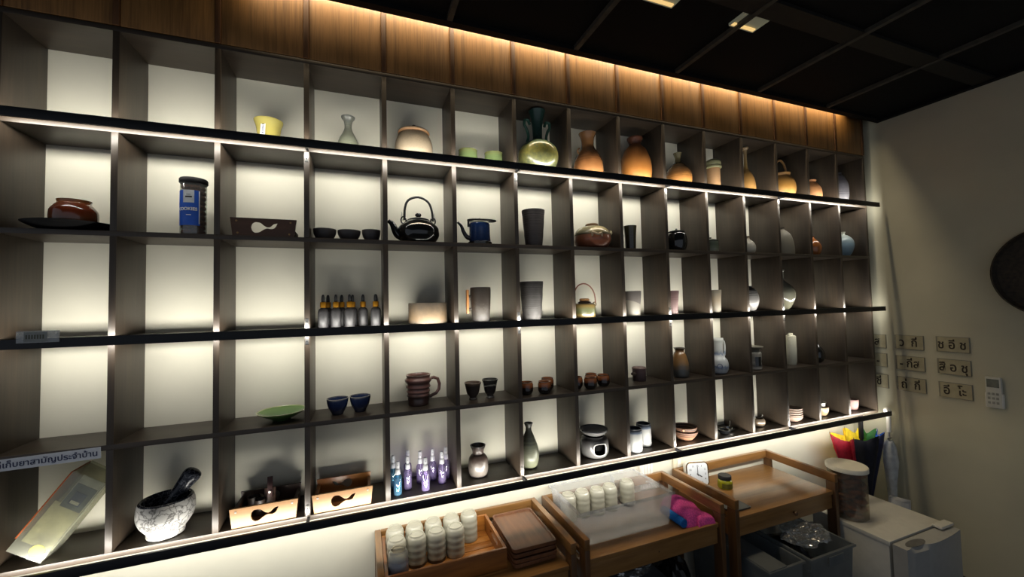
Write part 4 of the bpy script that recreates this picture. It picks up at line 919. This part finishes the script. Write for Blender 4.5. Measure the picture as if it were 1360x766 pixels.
put('lower_fold', mesh('lower_fold', towel(2.63, 2.735, -.224, -.14, lambda u, v: .03+.012*(1-u), 20, 12)), PINK, tw_, (0, -.001, 0))
rl = [(2.555+.0005*a*math.cos(a)*1.6, -.2, .0245+.0005*a*math.sin(a)*1.6) for a in [i*.5 for i in range(50)]]
g = G(); vs = []; fs = []
for yy in (-.205, -.06):
    for p in rl: vs.append((p[0], yy, p[2]+.0004))
n_ = len(rl)
for i in range(n_-1): fs.append((i, i+1, n_+i+1, n_+i))
me = mesh('rolled_cloth', g.add(vs, fs)); 
bm = bmesh.new(); bm.from_mesh(me); bmesh.ops.solidify(bm, geom=list(bm.faces), thickness=.0028); bm.to_mesh(me); bm.free()
rc = tag(put('rolled_cloth', me, BLUC, None, (0, 0, ZT)), 'rolled blue cloth peeking out beside the pink towel', 'cloth')

# wall fittings behind the tables
ws = thing('cable_cover', 'white plastic cover with vertical grooves on the wall behind the bin', 'cable cover', (2.655, .204, .655))
put('cover', mesh('cover', G().box(-.045,.045,-.018,0,0,.17), bevel=.003), WHITEP, ws)
for k in range(4): put('rib', mesh('rib', G().box(-.037+.02*k,-.025+.02*k,-.022,-.0182,.006,.164), bevel=.001), WHITEP, ws)
so = thing('wall_socket', 'cream wall socket box behind the alarm clock', 'socket', (2.898, .204, .70))
put('back_box', mesh('back_box', G().box(-.04,.04,-.012,0,0,.115), bevel=.004), plain('cream_socket',(222,214,190),.4,var=.02), so)
put('switch', mesh('switch', G().box(-.012,.012,-.016,-.0122,.03,.085), bevel=.002), WHITEP, so)

# alarm clock: rounded square, four o'clock
ac = thing('alarm_clock', 'white square alarm clock with gold rim showing four o\'clock', 'clock', (2.955, .108, ZT+.0006), math.radians(-14))
def sqloop(h, r): return rrect(-h, h, -h, h, r, 6)
RX = Matrix.Translation((0,0,.072)) @ Matrix.Rotation(math.radians(84),4,'X')
cg = loft([(sqloop(.062,.02),-.04),(sqloop(.068,.024),-.03),(sqloop(.068,.024),.0),(sqloop(.064,.022),.006)]).move(RX)
put('case', mesh('case', cg), WHITEP, ac)
rg = G(); lp = sqloop(.066,.023)
rg.tube([(x, y, .004) for x, y in lp], .0035, 8, closed=True); rg.move(RX)
put('gold_rim', rg, plain('dark_gold',(120,88,48),.25,metal=1), ac)
fc = put('clock_face', mesh('clock_face', loft([(sqloop(.060,.018),.0063),(sqloop(.060,.018),.0072)]).move(RX)), plain('clock_face_white',(222,226,230),.5,var=.01), ac)
for h in range(1, 13):
    a = PI/2-h*PI/6; rr = .047*min(1/max(abs(math.cos(a)),abs(math.sin(a))), 1.12)
    nm = text_mesh(str(h), .0155, .0003)
    nm.transform(RX @ Matrix.Translation((rr*math.cos(a), rr*math.sin(a), .0078)))
    put('numeral', nm, INK, fc)
def hand(name, ang, ln, w):
    a = PI/2-ang
    g = G().box(-.008, ln, -w/2, w/2, .0082, .0092).move(RX @ Matrix.Rotation(a,4,'Z'))
    put(name, mesh(name, g), INK, fc)
hand('hour_hand', 2*PI*4/12, .028, .0045); hand('minute_hand', 0, .042, .003)
for s in (-1, 1): put('foot', mesh('foot', G().box(s*.04-.008, s*.04+.008, -.012, .03, 0, .008), bevel=.002), plain('gold_foot',(160,120,60),.3,metal=1), ac)

# ointment jar on the right table
oj = thing('ointment_jar', 'small yellow-green jar with black lid on the drawer table', 'jar', (3.088, .035, ZT+.0006))
put('jar_body', G().lathe(solidp([(.034,0),(.039,.004),(.04,.02),(.038,.042),(.032,.05)],4),36), plain('olive_yellow_glass',(150,148,24),.12,coat=.5,var=.1), oj)
put('jar_label', curved(.0404, 200, 340, .008, .034, 16, .0005), plain('dark_olive_label',(96,92,30),.5), oj)
put('lid', G().lathe(solidp([(.034,.0505),(.0355,.052),(.0355,.07),(.033,.073),(.01,.074)],0),36), BLACKR, oj)
nb = thing('notebook', 'thin dark notebook lying by the left rail of the drawer table', 'notebook', (2.945, -.152, ZT+.0006))
put('cover', mesh('cover', G().box(-.068,.07,-.04,.04,0,.0015)), plain('dark_grey_cover',(44,46,48),.5), nb)
put('pages', mesh('pages', G().box(-.067,.068,-.039,.039,.0016,.006)), plain('dark_page_edge',(70,70,68),.7), nb)
put('cover', mesh('cover', G().box(-.068,.07,-.04,.04,.0061,.0076)), plain('charcoal_cover',(46,48,50),.45), nb)

# ------------------------------------------------------------------ bins and bags under the tables
CLG = clear('grey_clear_plastic', (196, 202, 206), .3, .2, .06)
b2 = thing('storage_bin', 'clear tub with a black crumpled bag under the drawer table, next to the fridge', 'bin', (0, 0, .0006))
bin_parts(b2, 3.165, 3.492, -.385, .12, .459, CLG, .03)
put('latch', mesh('latch', G().box(3.28,3.39,-.402,-.397,.40,.448), bevel=.003), CLG, b2)
b3 = thing('storage_bin', 'clear tub with a sliding half lid under the drawer table', 'bin', (0, 0, .0006))
bin_parts(b3, 2.905, 3.135, -.365, .12, .449, CLG, .02)
put('half_lid', mesh('half_lid', G().box(2.9,3.02,-.37,.11,.4492,.455), bevel=.002), CLG, b3)
def crumple(name, cx, cy, cz_, rx, ry, rz, amp, seed, sub=4):
    bm = bmesh.new(); bmesh.ops.create_icosphere(bm, subdivisions=sub, radius=1)
    for v in bm.verts:
        p = v.co.copy()
        d = 1+amp*(mnoise.noise(p*2.3+Vector((seed,0,0)))+.7*abs(mnoise.noise(p*5+Vector((0,seed,0))))+.35*mnoise.noise(p*11))
        v.co = Vector((p.x*rx*d, p.y*ry*d, p.z*rz*d))
    zm = min(v.co.z for v in bm.verts)
    for v in bm.verts: v.co.z -= zm
    me = bpy.data.meshes.new(name); bm.to_mesh(me); bm.free()
    return me
BAGB = plain('black_bag_plastic', (14, 14, 15), .3, .5)
tag(put('black_bag', crumple('black_bag', 0,0,0,.112,.18,.185,.16,3.1), BAGB, None, (3.328, -.14, .006)), 'black plastic bag stuffed inside the tub next to the fridge', 'bag')
tag(put('clear_bag', crumple('clear_bag', 0,0,0,.125,.08,.04,.34,8.4,5), clear('crinkled_clear_film',(232,236,240),.16,.12,.22), None, (3.315, -.262, .437)), 'crinkled clear plastic bag on top of the black bag', 'bag')
tag(put('dark_cloth_bundle', crumple('dark_cloth_bundle',0,0,0,.085,.18,.19,.12,5.7), plain('navy_cloth',(22,26,36),.9), None, (3.02,-.12,.006)), 'dark navy cloth bundle inside the tub with the half lid', 'cloth')
b4 = thing('storage_bin', 'grey plastic tub with flat lid in the shade under the middle table', 'bin', (0, 0, .0006))
GREYP = plain('grey_plastic', (70, 76, 84), .45)
bin_parts(b4, 2.06, 2.48, -.16, .14, .38, GREYP, .02)
put('lid', mesh('lid', G().box(2.046,2.494,-.174,.154,.3805,.395), bevel=.004), GREYP, b4)
tag(put('bin_bag', crumple('bin_bag',0,0,0,.085,.15,.2,.18,1.7), BAGB, None, (2.625,.0,.0006)), 'black bin bag on the floor beside the grey tub', 'bag')
tag(put('clear_bag', crumple('clear_bag',0,0,0,.1,.08,.03,.26,2.2,4), clear('crinkled_grey_film',(205,212,220),.2,.1,.3), None, (2.35,-.04,.397)), 'crinkled clear bag lying on the grey tub under the middle table', 'bag')

# ------------------------------------------------------------------ fridge, jar, umbrellas
FRW = plain('white_fridge_enamel', (206, 204, 196), .35, var=.02)
FRD = plain('grey_fridge_door', (168, 168, 166), .35, var=.02)
fr = thing('mini_fridge', 'low white mini fridge with grey door beside the drawer table', 'fridge', (0, 0, 0))
put('cabinet', mesh('cabinet', G().box(3.648,4.13,-.462,-.085,.015,.455), bevel=.004), FRW, fr)
put('top_panel', mesh('top_panel', G().box(3.643,4.135,-.468,-.08,.4555,.48), bevel=.005), FRW, fr)
# door with a scooped grip along its top edge
bm = bmesh.new()
nx = 24; prof = []
vs = []
for i in range(nx+1):
    x = 3.645+(4.133-3.645)*i/nx
    bow = .018*(1-((x-3.889)/.244)**2)
    d1 = math.exp(-((x-3.745)/.055)**2)*.03
    vs.append((x, -.478, -.538-bow, -.538-bow+d1))
g = G(); V = []; F = []
for x, yb, yf, yt in vs:
    V += [(x,yb,.02),(x,yf,.02),(x,yf,.452),(x,yt,.474),(x,yb,.474)]
for i in range(nx):
    for k in range(5):
        k2 = (k+1) % 5; F.append((5*i+k, 5*i+k2, 5*i+5+k2, 5*i+5+k))
F.append((4,3,2,1,0)); F.append(tuple(5*nx+k for k in range(5)))
dr = put('door', mesh('door', g.add(V, F), angle=30), FRD, fr)
put('grip_recess', mesh('grip_recess', G().lathe([(0,0),(.075,0),(.075,.0012),(0,.0014)],28,sx=1,sy=.3)), plain('painted_grip_shadow',(96,96,96),.5), dr, (3.76,-.517,.4742))  # flat dark oval, the grip's shadow put into its colour
put('hinge_cover', mesh('hinge_cover', G().box(4.02,4.14,-.512,-.47,.4805,.494), bevel=.004), FRW, fr)
for x in (3.68, 4.1):
    for y in (-.44, -.11): put('foot', G().lathe(solidp([(.015,0),(.015,.0148)],0),14), BLACKR, fr, (x,y,0))

bj = thing('storage_jar', 'large clear jar of brown dried slices with white lid on the fridge', 'jar', (3.752, -.222, .4806))
put('jar_body', G().lathe(shell([(.085,0),(.092,.006),(.093,.03),(.093,.27)],.0025,0),44), clear('jar_plastic',(236,232,222),.1,.06,.1), bj)
SLM = plain('dried_brown_slices', (112,64,34), .8, var=.45, scale=26, bump=.8)
rr = random.Random(4)
sl0 = mesh('dried_slice', G().lathe(solidp([(.03,0),(.041,.006),(.043,.016),(.036,.026)],3),18,wob=.08)); sl0.materials.append(SLM)
for k in range(9):
    for q in range(3):
        a = q*2.094+k*.9
        put('dried_slice', sl0, None, bj, (.045*math.cos(a), .045*math.sin(a), .006+.0265*k+.003*q), (rr.uniform(-.22,.22)*min(1,k), rr.uniform(-.22,.22)*min(1,k), a))
put('lid', G().lathe(solidp([(.095,.262),(.1,.264),(.1,.284),(.097,.288),(.03,.2895)],0),44), plain('cream_white_lid',(232,228,212),.4,var=.02), bj)

# loosely folded rainbow umbrella, point down behind the fridge
um = thing('umbrella', 'loosely folded rainbow umbrella standing point down behind the fridge', 'umbrella', (4.36, .03, .0))
cols = [(176,28,40),(226,110,30),(232,196,24),(214,190,28),(70,130,40),(24,60,140),(22,26,44),(24,26,36)]
# eight panels, named colours round the axis (0 = +x, counter-clockwise)
order = {3: (168,30,44), 2: (228,180,28), 1: (222,190,24), 0: (40,96,40), 7: (26,74,158), 6: (26,32,62), 5: (30,32,44), 4: (150,26,44)}
def canopy_pt(a, s):
    # s 0 at the tip, 1 at the hem; ribs at multiples of 45 deg bulge out
    fold = .5+.5*math.cos(8*a)
    rad = (.014+.235*s**1.25)*(.66+.34*fold)
    z = .07+.70*s+(.035*fold-.0 if s > .98 else 0)*1
    return (rad*math.cos(a)*(1.22 if math.cos(a) < 0 else .72), rad*math.sin(a)*.42, z)
for p in range(8):
    g = G(); V = []; F = []; n = 8; m = 10
    for j in range(m+1):
        for i in range(n+1):
            a = 2*PI*(p+i/n)/8
            V.append(canopy_pt(a, j/m))
    for j in range(m):
        for i in range(n):
            q = j*(n+1)+i; F.append((q, q+1, q+n+2, q+n+1))
    me = mesh('canopy_panel', g.add(V, F))
    bm = bmesh.new(); bm.from_mesh(me); bmesh.ops.solidify(bm, geom=list(bm.faces), thickness=.0012); bm.to_mesh(me); bm.free()
    put('canopy_panel', me, plain('umbrella_cloth', order[p], .6, .3, var=.12, scale=40), um)
put('shaft', G().tube([(0,0,.0),(0,0,.74)], .006, 10), BLACKR, um)
put('handle', G().tube([(0,0,.74),(0,0,.76),(.0,0,.92)], [.007,.014,.014], 12), BLACKR, um)
for p in range(8):
    a = 2*PI*p/8; e = canopy_pt(a, 1.0)
    put('rib_tip', G().tube([(e[0]*.96, e[1]*.96, e[2]-.02), (e[0], e[1], e[2]+.008)], .0022, 6), STEEL, um)
wu = thing('umbrella', 'closed white umbrella leaning in the corner behind the rainbow one', 'umbrella', (4.537, -.042, .0))
WUM = clear('white_film_canopy', (225,228,230), .7, .3, .06)
put('canopy', G().lathe([(.008,.06),(.018,.2),(.028,.45),(.04,.6),(.036,.7),(.02,.74),(.012,.70)], 16, wob=.1), plain('white_umbrella_cloth',(196,200,202),.6,var=.08,scale=30), wu)
put('shaft', G().tube([(0,0,0),(0,0,.8)], .005, 8), STEEL, wu)
put('handle', G().tube([(0,0,.8),(0,0,.92)], .013, 12), WHITEP, wu)
put('spring_catch', G().tube([(-.02,0,.755),(.02,0,.755)], .006, 8), STEEL, wu)
bx = thing('white_carton', 'slim white carton standing between the fridge and the wall', 'box', (4.42, -.135, .0), .3)
put('carton_body', mesh('carton_body', G().box(-.03,.03,-.05,.05,0.0006,.40), bevel=.002), plain('white_card',(214,216,222),.6,var=.03), bx)
put('flap', mesh('flap', G().box(-.03,.03,-.05,.05,.4012,.403), bevel=.0005), plain('white_card_flap',(204,206,214),.6,var=.03), bx)

# ------------------------------------------------------------------ right wall: name cards, remote, round tray
CARD = clear('acrylic_card', (226, 224, 212), .35, .15, .1)
words = {('m',0): 'ว  กี่', ('m',1): '- กี่ส', ('m',2): 'ถ่  กี่', ('r',0): 'ช อี ช', ('r',1): 'สื อ ชุ', ('r',2): 'อี  โะ', ('l',0): 'ก่ี ส', ('l',1): 'นี่ -', ('l',2): 'กี่ ช่ี'}
cy = {'l': .045, 'm': -.158, 'r': -.373}
cz_ = {'l': (1.424,1.29,1.141), 'm': (1.428,1.286,1.142), 'r': (1.431,1.29,1.143)}
colw = {'l': 'in the column half hidden by the shelf end', 'm': 'in the middle column of wall cards', 'r': 'in the column nearest the remote control'}
roww = ('top card', 'middle card', 'bottom card')
for c in 'lmr':
    for k in range(3):
        t = thing('name_card', 'acrylic Thai lettering card, %s %s' % (roww[k], colw[c]), 'card', (XW-.0005, cy[c], cz_[c][k]), 0, 'Thai lettering cards on the wall')
        put('acrylic_plate', mesh('acrylic_plate', G().box(-.008,-.0002,-.077,.077,-.048,.048), bevel=.001), CARD, t)
        put('paper', mesh('paper', G().box(-.0098,-.0084,-.074,.068,-.045,.045)), plain('card_paper',(168,160,132),.6,var=.05), t)
        wm = text_mesh(words[(c,k)], .06, bold=.0011); wm.transform(Matrix.Diagonal((1, 1.25, 1, 1)))
        put('lettering', wm, plain('brown_ink',(44,36,26),.7), t, (-.0103,.002,-.004), (PI/2, 0, -PI/2))
rm = thing('remote_control', 'white air-conditioner remote in its holder on the right wall', 'remote', (XW-.0005, -.542, 1.167))
put('holder', mesh('holder', G().box(-.022,-.0002,-.036,.036,-.09,-.005), bevel=.003), WHITEP, rm)
bd = put('remote_body', mesh('remote_body', G().box(-.026,-.003,-.032,.032,-.086,.09), bevel=.004), plain('pale_grey_plastic',(206,206,196),.4,var=.02), rm)
put('display', mesh('display', G().box(-.0275,-.0262,-.025,.025,.03,.078)), plain('grey_lcd',(104,108,98),.25), bd)
for i in range(3):
    for j in range(3):
        put('button', mesh('button', G().box(-.029,-.0262,-.022+.017*i,-.011+.017*i,-.014-.026*j,.0-.026*j), bevel=.001), plain('button_grey',(150,150,142),.5), bd)
rd = thing('round_tray', 'large dark round woven tray hanging on the right wall', 'tray', (XW-.001, -.816, 1.858))
TRM = plain('dark_woven_bamboo', (46, 38, 26), .7, var=.3, scale=60, bump=.5)
MR = Matrix.Rotation(-PI/2, 4, 'Y')
put('tray_face', G().lathe([(0,.004),(.23,.004),(.235,.006),(.235,.0),(0,0)], 64).move(MR), TRM, rd)
put('rim', G().lathe([(.236,0),(.255,.002),(.255,.028),(.247,.03),(.236,.006)], 64).move(MR), TRM, rd)
